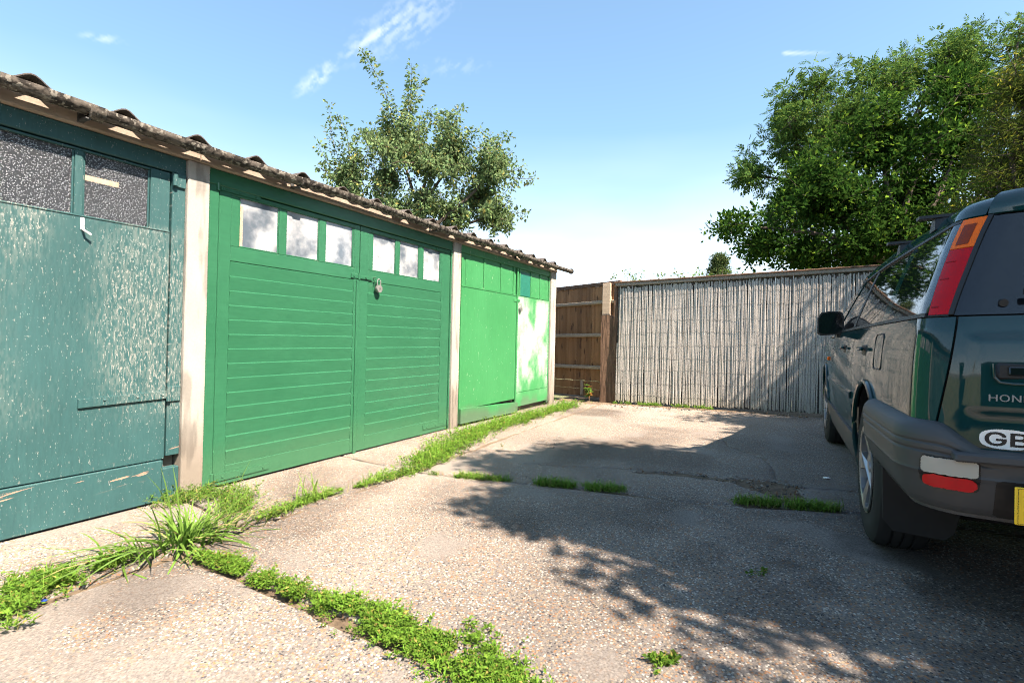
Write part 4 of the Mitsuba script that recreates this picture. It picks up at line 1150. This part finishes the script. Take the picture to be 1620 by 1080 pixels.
# ------------------------------------------------------------------ plants on the ground
G_LEAF, G_GRASS = (0.13, 0.24, 0.035), (0.17, 0.30, 0.05)


def weeds(name, label, path, width, n_sprigs, h=(0.02, 0.06), leaf=(0.008, 0.016), col=G_LEAF, grass=0.0, gh=(0.05, 0.14), alt=(0.30, 0.27, 0.08), p_alt=0.06, cat='weeds', dens=10):
    """a strip of ground cover along a path: sprigs of small leaves, with blades of grass among them"""
    path = np.asarray(path, float); s = np.r_[0, np.cumsum(np.linalg.norm(np.diff(path[:, :2], axis=0), axis=1))]
    t = R.uniform(0, s[-1], n_sprigs) if cat != 'grass' else R.beta(1.6, 1.6, n_sprigs) * s[-1]
    c = np.stack([np.interp(t, s, path[:, k]) for k in range(2)], 1)
    ww = np.interp(t, s, np.broadcast_to(width, (len(path),)))
    clump = 0.35 + 1.1 * meshkit.fbm(np.c_[c * 7, 0 * t + 3], 3, 5)
    c = c + R.normal(size=(n_sprigs, 2)) * ww[:, None] * 0.42 * clump[:, None]
    keep = meshkit.fbm(np.c_[c * 9, 0 * t], 3, 8) > (0.40 if n_sprigs > 100 else 0.0)
    c, clump = c[keep], clump[keep]
    hh = R.uniform(*h, len(c)) * clump
    tip = np.c_[c + R.normal(size=(len(c), 2)) * hh[:, None] * 0.7, hh]
    base = np.c_[c, 0 * hh]
    k = dens
    tt = R.uniform(0.2, 1, (len(c), k, 1)) ** 0.7
    pos = (base[:, None] * (1 - tt) + tip[:, None] * tt).reshape(-1, 3) + R.normal(size=(len(c) * k, 3)) * 0.004
    pos[:, 2] = np.maximum(pos[:, 2], 0.002)
    d = rnd(len(pos)); d[:, 2] = np.abs(d[:, 2]) * 0.6
    L = R.uniform(*leaf, len(pos)) * np.repeat(R.choice([0.6, 1.0, 1.5], len(c), p=[0.35, 0.45, 0.2]), k)
    parts = [leafmesh(pos, d, unit(np.array([0, 0, 1.0]) + 0.5 * R.normal(size=(len(pos), 3))), L, L * R.uniform(0.4, 0.6, len(pos)))]
    lc = leafcol(len(pos), col, 0.30, alt, p_alt); cl = [lc * np.repeat(0.6 + 0.8 * meshkit.fbm(np.c_[c * 14, 0 * c[:, 0]], 3, 21), k * 4)[:, None]]
    if grass:
        m = int(len(c) * grass); q = c[R.integers(0, len(c), m)] + R.normal(size=(m, 2)) * 0.02
        g = blades(np.c_[q, 0 * q[:, 0]], R.uniform(*gh, m), R.uniform(0.0025, 0.0045, m))
        parts.append(g); cl.append(leafcol(m, G_GRASS, 0.3, (0.36, 0.34, 0.14), 0.08, per=8))
    put(name, cat_(parts), 'm_matte_leaf', color=np.vstack(cl), label=label, cat=cat, kind='stuff')


def blades(pos, L, W, spread=0.75, ang=None, lo=0.15):
    """curved grass blades, three segments each"""
    m = len(pos); a = R.uniform(0, 2 * np.pi, m) if ang is None else ang
    out = np.c_[np.cos(a), np.sin(a), 0 * a]; side = np.c_[-np.sin(a), np.cos(a), 0 * a]
    e = R.uniform(lo, spread, m)
    P = []
    for t, wk in ((0, 0.8), (0.4, 1.0), (0.75, 0.7), (1.0, 0.08)):
        r = L * e * t * (0.45 + 0.75 * t); z = L * (t * np.sqrt(np.clip(1 - (e * 0.75) ** 2, 0.1, 1)) - 0.55 * e * t * t)
        c = pos + out * r[:, None] + np.c_[0 * r, 0 * r, z]
        P += [c - side * (W * wk * 0.5)[:, None], c + side * (W * wk * 0.5)[:, None]]
    v = np.stack(P, 1)
    v[..., 2] = np.maximum(v[..., 2], 0.003)
    k = np.arange(m)[:, None] * 8
    f = np.vstack([k + q for q in ([0, 1, 3], [0, 3, 2], [2, 3, 5], [2, 5, 4], [4, 5, 7], [4, 7, 6])])
    return v.reshape(-1, 3), f


weeds('weed_strip', 'broad mat of small leafy weeds filling the foreground joint between slabs', [(-2.36, 1.23), (-1.9, 1.235), (-1.6, 1.235), (-1.3, 1.26), (-1.1, 1.25), (-0.95, 1.27), (-0.75, 1.22), (-0.55, 1.18), (-0.2, 1.16)], [0.03, 0.05, 0.05, 0.09, 0.09, 0.16, 0.14, 0.09, 0.03], 6200, (0.012, 0.045), dens=8)
weeds('weed_strip', 'bright green weeds and grass along the apron joint in front of the light green doors', [(-2.50, 2.80), (-2.62, 3.2), (-2.80, 3.8), (-2.95, 4.4), (-2.98, 5.2), (-2.95, 6.2), (-3.0, 7.2)], [0.08, 0.22, 0.30, 0.26, 0.26, 0.30, 0.26], 4600, (0.03, 0.10), (0.012, 0.024), (0.15, 0.28, 0.04), 0.8, (0.06, 0.17), dens=7)
weeds('weed_strip', 'thin line of weeds in the apron joint before the dark green doors', [(-2.56, 1.66), (-2.60, 2.0), (-2.58, 2.4), (-2.50, 2.8)], [0.04, 0.05, 0.07, 0.10], 620, (0.015, 0.05), (0.008, 0.018), G_GRASS, 0.6, (0.04, 0.11))
weeds('weed_patch', 'leafy weed patch at the lower left corner of the yard', [(-2.52, 0.35), (-2.58, 0.62), (-2.66, 0.86), (-2.62, 1.02)], [0.28, 0.22, 0.13, 0.05], 1900, (0.02, 0.075), (0.010, 0.020), (0.14, 0.26, 0.04), 0.3, (0.05, 0.12), dens=8)
weeds('weed_patch', 'sparse creeping weeds around the foot of the concrete pillar', [(-3.22, 1.50), (-3.28, 1.66), (-3.2, 1.80), (-2.95, 1.75), (-2.75, 1.62)], [0.10, 0.12, 0.13, 0.18, 0.16], 900, (0.03, 0.11), (0.008, 0.016), (0.12, 0.22, 0.04), 0.35, (0.06, 0.16), (0.34, 0.28, 0.12), 0.12, dens=8)
weeds('grass_line', 'short dark grass in the far cross joint, nearest the garages', [(-2.32, 2.86), (-2.0, 2.93), (-1.68, 3.00)], [0.03, 0.04, 0.03], 420, (0.015, 0.035), (0.008, 0.014), (0.10, 0.20, 0.03), 1.6, (0.03, 0.08), cat='grass')
weeds('grass_line', 'short dark grass in the middle of the far cross joint', [(-1.58, 3.03), (-1.25, 3.10), (-0.92, 3.18)], [0.035, 0.06, 0.03], 700, (0.015, 0.045), (0.008, 0.014), (0.10, 0.20, 0.03), 1.6, (0.04, 0.10), cat='grass')
weeds('grass_line', 'short dark grass in the cross joint beside the rear wheel of the car', [(-0.28, 3.31), (0.0, 3.38), (0.32, 3.47)], [0.02, 0.055, 0.04], 480, (0.015, 0.04), (0.008, 0.014), (0.09, 0.18, 0.03), 1.6, (0.04, 0.10), cat='grass')
weeds('grass_line', 'scraggy grass along the foot of the reed screen', [(-2.5, 7.76), (-2.2, 7.80), (-1.7, 7.82), (-0.9, 7.84)], [0.06, 0.05, 0.03, 0.04], 420, (0.02, 0.05), (0.010, 0.02), G_GRASS, 1.0, (0.05, 0.12), cat='grass')
weeds('weed_sprig', 'lone small weed growing on the near slab', [(-0.35, 1.52), (-0.29, 1.56)], [0.03, 0.03], 34, (0.02, 0.05), (0.010, 0.018))
weeds('weed_sprig', 'tiny weed on the shaded slab', [(-0.11, 2.31), (-0.07, 2.36)], [0.03, 0.03], 9, (0.01, 0.03), (0.008, 0.014), (0.10, 0.19, 0.03))

# the big grass tuft: every blade on its own
tf = thing('grass_tuft', 'large clump of long arching grass beside the concrete pillar', 'grass')
for k in range(230):
    r = abs(R.normal()) * 0.11; a = R.uniform(0, 2 * np.pi)
    base = np.array([[-2.60 + r * math.cos(a) * 0.8, 1.28 + r * math.sin(a) * 1.5, 0.0]])
    L = R.uniform(0.13, 0.31) if k < 224 else R.uniform(0.34, 0.44)
    ang = np.array([a + R.normal() * 0.7])
    m = blades(base, np.array([L]), np.array([R.uniform(0.007, 0.014)]), (0.9, 1.15, 1.3)[k % 3] if k < 216 else 0.35, ang, 0.5 if k < 216 else 0.15)
    c = np.array([0.17, 0.30, 0.06]) * R.uniform(0.55, 1.2) if R.random() > 0.07 else np.array([0.42, 0.36, 0.18])
    put('blade', m, 'm_matte_leaf', tf, smooth=True, color=np.repeat([c], 8, 0))
for k, (dx, dy, L) in enumerate(((-0.05, -0.55, 0.60), (0.16, -0.36, 0.42), (0.10, -0.50, 0.5), (-0.28, -0.42, 0.5))):
    n = 9; t = np.linspace(0, 1, n)
    c = np.stack([-2.60 + dx * t, 1.16 + dy * t, 0.012 + 0.07 * np.sin(t * 2.6) * (1 - 0.4 * t)], 1)
    s = unit(np.array([-dy, dx, 0])); w_ = 0.016 * np.minimum(1, (1 - t) * 2.2 + 0.05)
    v = np.stack([c - s * w_[:, None] / 2, c + s * w_[:, None] / 2], 1).reshape(-1, 3)
    put('blade', (v, gridfaces(n, 2)), 'm_matte_leaf', tf, smooth=True, color=np.repeat([[0.16, 0.28, 0.07]], len(v), 0))
# second small tuft further along the joint
t2 = thing('grass_tuft', 'small flat grass tuft in the joint before the dark green doors', 'grass')
for k in range(46):
    a = R.uniform(0, 2 * np.pi)
    m = blades(np.array([[-2.60 + R.normal() * 0.03, 2.02 + R.normal() * 0.05, 0]]), np.array([R.uniform(0.10, 0.26)]), np.array([R.uniform(0.004, 0.008)]), 1.0, np.array([a]))
    put('blade', m, 'm_matte_leaf', t2, smooth=True, color=np.repeat([np.array([0.19, 0.32, 0.06]) * R.uniform(0.7, 1.2)], 8, 0))


def sprig(name, label, cat, base, h, n, leaf, col, stems=1, spread=0.12, alt=None):
    t = thing(name, label, cat)
    ps, ds = [], []
    for s in range(stems):
        tip = np.array(base) + [R.normal() * spread, R.normal() * spread, h * R.uniform(0.7, 1.1)]
        mid = (np.array(base) + tip) / 2 + R.normal(size=3) * 0.02
        put('stem', tube([base, mid, tip], [0.006, 0.005, 0.003], 5), 'm_bark', t)
        q = R.uniform(0.25, 1, n // stems)
        ps.append(np.array(base) * (1 - q)[:, None] + tip * q[:, None]); ds.append(rnd(n // stems))
    for p, d in zip(np.vstack(ps), np.vstack(ds)):
        d[2] = abs(d[2]) * 0.4
        L = leaf * R.uniform(0.7, 1.2)
        put('leaf', leafmesh(p[None], d[None], np.array([[0, 0, 1.0]]), L, L * 0.7), 'm_leaf', t, color=leafcol(1, col, 0.3, alt, 0.15))


sprig('sapling', 'little broad-leaved sapling at the foot of the squat dark post', 'sapling', (-2.98, 7.98, 0), 0.26, 46, 0.085, (0.14, 0.26, 0.05), 4, 0.07, (0.35, 0.16, 0.05))

# ------------------------------------------------------------------ trees
RV = np.array([RX, RY, 0]); FV = np.array([FX, FY, 0]); UPV = np.array([0, 0, 1.0])


def limb(p0, p1, r0, r1, bend=0.1, n=6):
    t = np.linspace(0, 1, n)[:, None]
    L = np.linalg.norm(np.asarray(p1) - p0)
    o = rnd(1)[0] * L * bend
    p = np.asarray(p0) * (1 - t) + np.asarray(p1) * t + o * np.sin(np.pi * t) + R.normal(size=(n, 3)) * L * 0.012 * np.sin(np.pi * t)
    return p, np.linspace(r0, r1, n)


def shoot_leaves(p, n, rad, leaf, droop, upw=0.35):
    """leaves round a shoot's polyline"""
    t = R.uniform(0.12, 1.02, n); s = np.linspace(0, 1, len(p))
    c = np.stack([np.interp(t, s, p[:, k]) for k in range(3)], 1)
    ax = unit(p[-1] - p[0])
    d = rnd(n); d = unit(d - ax * (d @ ax)[:, None] * 0.6 + UPV * upw - UPV * droop * R.uniform(0, 1, (n, 1)))
    pos = c + d * (rad * R.uniform(0.0, 1, n) ** 0.8 * (1.1 - 0.5 * t))[:, None]
    nrm = unit(UPV + 0.8 * R.normal(size=(n, 3)))
    return pos, d, nrm, R.uniform(0.7, 1.15, n) * leaf


def tree(name, label, base, trunk_h, trunk_r, shoots, leaf, wl, col, alt=None, p_alt=0.0, droop=0.5, rad=0.2, per=70, mat_='m_leaf', cat='tree', hubs=None, var=0.35, thick=0.015, pinnate=False):
    """shoots: array of tip points; each grows from the nearest of the limbs' hubs"""
    base = np.asarray(base, float); t = thing(name, label, cat)
    br = []
    top = base + [0, 0, trunk_h]
    p, r = limb(base, top, trunk_r, trunk_r * 0.75, 0.05, 8)
    put('trunk', tube(p, r, 9), 'm_bark', t, smooth=50)
    hubs = np.asarray(hubs, float)
    for h in hubs:
        p, r = limb(top - [0, 0, trunk_h * 0.12 * R.random()], h, trunk_r * 0.42, thick * 1.2, 0.12)
        br.append(tube(p, r, 6))
    LP, LD, LN, LL = [], [], [], []
    for tip in shoots:
        dd = np.linalg.norm(hubs - tip, axis=1) + 0.5 * np.maximum(0, hubs[:, 2] - tip[2])
        h = hubs[int(np.argmin(dd + R.random(len(hubs)) * 0.5))]
        p, r = limb(h, tip, thick * 0.7, thick * 0.15, 0.10, 5)
        br.append(tube(p, r, 4, False))
        q = shoot_leaves(p, int(per * np.clip(np.linalg.norm(tip - h), 0.7, 2.4)), rad, leaf, droop)
        if pinnate:     # leaflets in rows along drooping leaf stalks
            pos, d, nn, L = q
            m = len(pos) // 7; pos, d, nn, L = pos[:m], unit(d[:m] - 0.35 * UPV), nn[:m], L[:m]
            side = unit(np.cross(d, nn)); k = np.arange(7)
            at = (k // 2 + 1) * 0.42 * leaf
            sg = np.where(k % 2, 1, -1) * (k < 6)
            pos = (pos[:, None] + d[:, None] * at[None, :, None]).reshape(-1, 3)
            d2 = unit(d[:, None] * 0.8 + side[:, None] * sg[None, :, None]).reshape(-1, 3)
            q = pos, d2, np.repeat(nn, 7, 0), np.repeat(L, 7)
        for a, b in zip((LP, LD, LN, LL), q):
            a.append(b)
    put('branches', cat_(br), 'm_bark', t, smooth=50)
    P, D, N, L = np.vstack(LP), np.vstack(LD), np.vstack(LN), np.concatenate(LL)
    put('crown', leafmesh(P, D, N, L, L * wl), mat_, t, color=leafcol(len(P), col, var, alt, p_alt))
    return t


def crownpts(base, blobs, n, depth):
    """shoot tips spread through ellipsoids given as (across, height, half-width, half-height) from the trunk's foot"""
    blobs = np.array(blobs, float); w = (blobs[:, 2] * blobs[:, 3]) ** 0.8; w /= w.sum()
    k = R.choice(len(blobs), n, p=w); b = blobs[k]
    d = rnd(n) * (R.uniform(0.25, 1, n) ** 0.4)[:, None]
    return base + RV * (b[:, 0] + d[:, 0] * b[:, 2])[:, None] + UPV * (b[:, 1] + d[:, 1] * b[:, 3])[:, None] + FV * (d[:, 2] * np.minimum(depth, 0.9 * b[:, 2] + 0.4) + R.normal(size=n) * 0.25 * depth * 0.5)[:, None], base + RV * blobs[:, :1] + UPV * blobs[:, 1:2] + FV * R.normal(size=(len(blobs), 1)) * 0.4


# pear tree behind the garages
pb = np.array([-7.9, 8.75, -0.15])
tips = [(-1.95, 6.82), (-1.12, 7.94), (-0.20, 7.82), (0.03, 7.65), (0.28, 7.32), (0.60, 7.10), (1.10, 6.54), (1.62, 6.37), (1.86, 6.27), (2.36, 6.54), (2.68, 5.45), (2.95, 5.16), (2.82, 4.40), (-2.10, 5.78), (-2.12, 5.30), (2.40, 4.00), (2.06, 3.70), (-1.62, 6.45), (-0.75, 6.9), (-1.5, 6.0), (0.9, 6.7), (2.1, 6.0), (2.5, 5.0)]
main = np.array([pb + RV * a + UPV * h + FV * np.clip(R.normal() * 0.5, -0.5, 0.8) for a, h in tips])
fill, _ = crownpts(pb, [(0.0, 5.2, 1.5, 1.0), (-1.2, 5.0, 0.9, 0.8), (1.3, 4.8, 1.2, 1.0), (0.3, 6.1, 0.9, 0.7), (-0.6, 6.0, 0.8, 0.7), (1.6, 5.4, 0.8, 0.6), (2.1, 4.2, 0.6, 0.6), (-1.5, 4.2, 0.6, 0.6), (0.5, 4.0, 1.8, 0.6), (-0.8, 6.3, 0.7, 0.6), (0.8, 6.2, 0.9, 0.6), (1.9, 5.6, 0.6, 0.6), (-0.9, 4.6, 1.0, 0.9), (0.9, 5.0, 1.3, 1.0)], 320, 1.4)
hubs = np.array([pb + RV * a + UPV * h + FV * b for a, h, b in ((-1.5, 5.0, -0.2), (-0.3, 5.9, 0.2), (0.9, 5.6, 0.3), (2.0, 4.3, 0.1), (1.9, 5.2, -0.2), (0.0, 3.9, -0.3), (-0.5, 4.4, 0), (0.2, 4.7, 0.3), (1.0, 4.2, -0.2), (-1.2, 4.3, 0.3), (0.4, 5.3, -0.4), (-0.7, 5.2, 0.2), (1.6, 4.7, 0.2))])
tree('pear_tree', 'pear tree with upright shoots and small glossy leaves rising behind the garages', pb + RV * -0.35, 3.6, 0.16, np.vstack([main, fill]), 0.098, 0.64, (0.165, 0.240, 0.110), (0.32, 0.30, 0.10), 0.06, 0.9, 0.20, 110, hubs=hubs, thick=0.02, var=0.45)

# two trees beyond the reed screen
ab = np.array([2.45, 16.3, 0.0])
bl = [((u - 1400) / 58.0, (544 - v) / 58.0 + 1, a / 58.0, b / 58.0) for u, v, a, b in ((1255, 185, 55, 70), (1215, 215, 28, 40), (1172, 275, 18, 26), (1285, 260, 60, 70), (1335, 190, 50, 45), (1400, 140, 60, 45), (1432, 105, 34, 30), (1480, 130, 50, 40), (1540, 95, 60, 45), (1605, 80, 45, 45), (1560, 150, 80, 50), (1230, 330, 45, 45), (1680, 90, 60, 60), (1760, 150, 60, 80), (1470, 100, 60, 40), (1510, 75, 50, 32), (1352, 135, 50, 40), (1320, 200, 60, 60), (1570, 70, 60, 35), (1240, 250, 55, 65), (1290, 330, 60, 60), (1265, 150, 50, 45))]
pts, hb = crownpts(ab, bl, 680, 1.6)
tree('ash_tree', 'tall light green tree with feathery leaves beyond the reed screen', ab, 4.0, 0.2, pts, 0.095, 0.40, (0.080, 0.155, 0.040), (0.17, 0.25, 0.05), 0.22, 0.6, 0.32, 154, hubs=hb, pinnate=True)
hb_ = np.array([2.0, 13.6, 0.0])
bl = [((u - 1400) / 66.0, (544 - v) / 66.0 + 1, a / 66.0, b / 66.0) for u, v, a, b in ((1380, 255, 100, 70), (1300, 350, 95, 60), (1450, 320, 100, 80), (1510, 235, 70, 65), (1166, 365, 34, 18), (1215, 395, 55, 25), (1420, 390, 100, 45), (1340, 400, 90, 40), (1440, 200, 60, 45), (1560, 330, 80, 90), (1290, 300, 60, 40), (1640, 300, 80, 110), (1290, 410, 90, 24), (1390, 422, 90, 24), (1480, 400, 70, 40))]
pts, hb = crownpts(hb_, bl, 740, 1.8)
tree('hornbeam_tree', 'dark green broad-leaved tree overhanging the reed screen behind the car', hb_, 3.0, 0.2, pts, 0.11, 0.62, (0.036, 0.084, 0.016), (0.15, 0.25, 0.03), 0.10, 0.35, 0.34, 95, hubs=hb)

# golden cypress close on the right, beyond the screen
gbse = np.array([3.3, 10.6, 0.0])
n = 520
hh = R.uniform(0.8, 5.3, n); rr = 1.15 * np.clip((5.75 - hh) / 3.2, 0.08, 1) ** 0.75
an = R.uniform(0, 2 * np.pi, n)
pts = gbse + np.stack([np.cos(an) * rr, np.sin(an) * rr, hh + 0.35], 1) * [1, 1, 1]
pts = np.vstack([pts, gbse + [[-0.95, -0.3, 5.05], [-0.35, -0.2, 5.75], [-0.7, -0.4, 5.3], [0.1, 0, 5.9], [-0.9, -0.4, 4.4]]])
hubs = gbse + np.stack([0 * np.arange(9.0), 0 * np.arange(9.0), np.linspace(0.8, 4.9, 9)], 1)
tree('golden_cypress', 'golden green conifer with feathery sprays at the right edge behind the car', gbse, 5.0, 0.12, pts, 0.085, 0.22, (0.095, 0.130, 0.028), (0.36, 0.36, 0.05), 0.10, 0.2, 0.15, 75, mat_='m_matte_leaf', hubs=hubs)
# small dark conifer far off
cb = np.array([-3.1, 27.0, 0.0]); n = 130
hh = R.uniform(2.5, 5.7, n); rr = 0.95 * np.clip((6.0 - hh) / 2.6, 0.05, 1) ** 0.7; an = R.uniform(0, 2 * np.pi, n)
tree('conifer', 'small dark conifer showing over the reed screen', cb, 5.0, 0.15, cb + np.stack([np.cos(an) * rr, np.sin(an) * rr, hh], 1), 0.20, 0.3, (0.075, 0.115, 0.045), (0.16, 0.19, 0.08), 0.15, 0.1, 0.3, 60, mat_='m_matte_leaf', hubs=cb + np.stack([0 * np.arange(6.0), 0 * np.arange(6.0), np.linspace(2.2, 5.2, 6)], 1))
# climbing shrub just topping the fence
for k, (x_, y_, h_, w_, lab) in enumerate(((-2.35, 9.6, 2.50, 0.8, 'pale leafy shrub topping the screen beside the squat post'), (-1.35, 9.8, 2.56, 0.75, 'pale leafy shrub topping the middle of the screen'))):
    b = np.array([x_, y_, 0.0])
    pts = b + np.c_[R.normal(size=(60, 1)) * w_ * 0.6, R.normal(size=(60, 1)) * 0.25, R.uniform(1.5, h_, (60, 1))]
    tree('shrub', lab, b, 1.0, 0.04, pts, 0.06, 0.6, (0.15, 0.24, 0.06), None, 0, 0.2, 0.12, 36, hubs=b + np.array([[0, 0, 1.2], [-0.4, 0, 1.3], [0.4, 0, 1.3]]), cat='shrub')

# trees along the right-hand side of the yard, which shade the car and the slabs
for b, bl, n, lab in (((3.7, 1.8, 0.0), [(2.8, 2.25, 5.0, 1.05), (2.75, 1.8, 4.6, 0.8), (2.85, 2.9, 4.7, 0.9), (3.1, 1.75, 3.9, 1.0), (3.4, 2.5, 3.6, 1.1), (3.6, 1.6, 2.7, 1.0), (3.95, 1.2, 3.2, 0.9)], 420, 'leafy tree to the right of the parked car, nearest the camera'),
                      ((4.2, 6.2, 0.0), [(3.75, 5.8, 4.5, 1.0), (4.0, 7.1, 4.7, 0.95), (4.2, 7.4, 3.9, 1.0), (4.5, 7.5, 3.0, 1.0), (3.5, 6.1, 4.0, 1.0), (4.1, 6.6, 3.9, 1.0), (3.5, 5.4, 3.2, 0.9), (3.6, 6.4, 2.9, 1.1), (3.5, 5.4, 2.2, 1.0), (3.6, 6.8, 1.8, 0.8)], 400, 'leafy tree to the right of the parked car, nearest the reed screen'),
                      ((4.0, 4.0, 0.0), [(3.3, 3.6, 3.6, 1.0), (3.5, 4.3, 3.2, 0.95), (3.4, 3.6, 2.3, 0.9), (3.4, 4.6, 1.9, 0.9)], 210, 'bushy tree between the two leafy trees right of the car'),
                      ((6.6, 3.2, 0.0), [(6.3, 3.2, 6.2, 1.8), (6.3, 1.9, 5.2, 1.6), (6.5, 5.4, 5.4, 1.8), (6.4, 3.2, 3.6, 1.9), (6.2, 0.4, 3.2, 1.8), (6.4, 6.0, 3.0, 1.8)], 420, 'unseen tall tree added behind the row of leafy trees to cut sky light')):  # the last, tall tree is out of view, added to hold back sky light
    bl = np.array(bl); k = R.integers(0, len(bl), n)
    d = rnd(n) * (R.uniform(0.1, 1, n) ** 0.4)[:, None]
    pts = bl[k, :3] + d * bl[k, 3:]
    tree('leafy_tree', lab, np.array(b), 1.8, 0.13, pts, 0.105 if b[0] < 6 else 0.20, 0.66, (0.07, 0.14, 0.03), None, 0, 0.4, 0.32, 110 if b[1] > 6 else (85 if b[0] > 6 else 150), hubs=bl[:, :3] - [0, 0, 0.2])

# ------------------------------------------------------------------ behind the camera: the facing row of garages, seen in the car's paint
g2 = thing('garage_block', 'low row of dark green garages across the yard behind the camera', 'garage')
for k in range(6):
    x_ = -3.2 + 2.7 * k
    put('pillar', box(x_ - 0.07, x_ + 0.07, -6.62, -6.46, -0.05, 2.18, 0.005), 'm_precast', g2)
    if k < 5:
        put('door', box(x_ + 0.08, x_ + 1.345, -6.60, -6.50, 0.03, 2.1, 0.005), 'm_green', g2)
        put('door', box(x_ + 1.355, x_ + 2.62, -6.60, -6.50, 0.03, 2.1, 0.005), 'm_green', g2)
put('lintel', box(-3.3, 10.4, -6.61, -6.45, 2.185, 2.36, 0.005), 'm_fascia', g2)
put('roof', hull([(x_, y_, z_) for x_ in (-3.4, 10.5) for y_, z_ in ((-6.3, 2.365), (-11.5, 2.7), (-6.3, 2.40), (-11.5, 2.74))]), 'm_roof', g2)
put('back_wall', box(-3.3, 10.4, -11.4, -11.2, -0.05, 2.6, 0.005), 'm_wall', g2)
for x_ in (-3.3, 10.25):
    put('side_wall', box(x_, x_ + 0.12, -11.19, -6.63, -0.05, 2.34, 0.005), 'm_wall', g2)

# litter
def scrap(name, label, x, y, r, m):
    v = unit(R.normal(size=(14, 3))) * r * [1.3, 0.9, 0.45]
    put(name, hull(v + [x, y, r * 0.35]), m, label=label, cat='litter')


pr('m_blue_scrap', (0.02, 0.05, 0.30), 0.4)
scrap('paper_scrap', 'tiny white scrap of paper lying on the far slab beside the car', 0.28, 4.25, 0.020, 'm_white')
scrap('plastic_scrap', 'tiny blue plastic scrap lying in the lower left weed patch', -2.48, 0.72, 0.012, 'm_blue_scrap')

# ------------------------------------------------------------------ boarded fence along the right-hand side of the yard
sf = thing('board_fence', 'long brown board fence behind the trees right of the parked car', 'fence')
for k in range(72):
    put('board', box(4.78 + 0.005 * (k % 2), 4.795 + 0.005 * (k % 2), -3.0 + 0.152 * k, -2.85 + 0.152 * k, 0.02, 1.85 + R.uniform(-0.01, 0.01), 0.002), 'm_sleeper', sf)
for k in range(8):
    put('board', box(3.65 + 0.142 * k, 3.79 + 0.142 * k, 7.98 + 0.005 * (k % 2), 7.995 + 0.005 * (k % 2), 0.02, 1.88, 0.002), 'm_sleeper', sf)
for z_ in (0.4, 1.5):
    put('rail', box(4.73, 4.778, -3.0, 7.97, z_, z_ + 0.07, 0.004), 'm_weathered', sf)
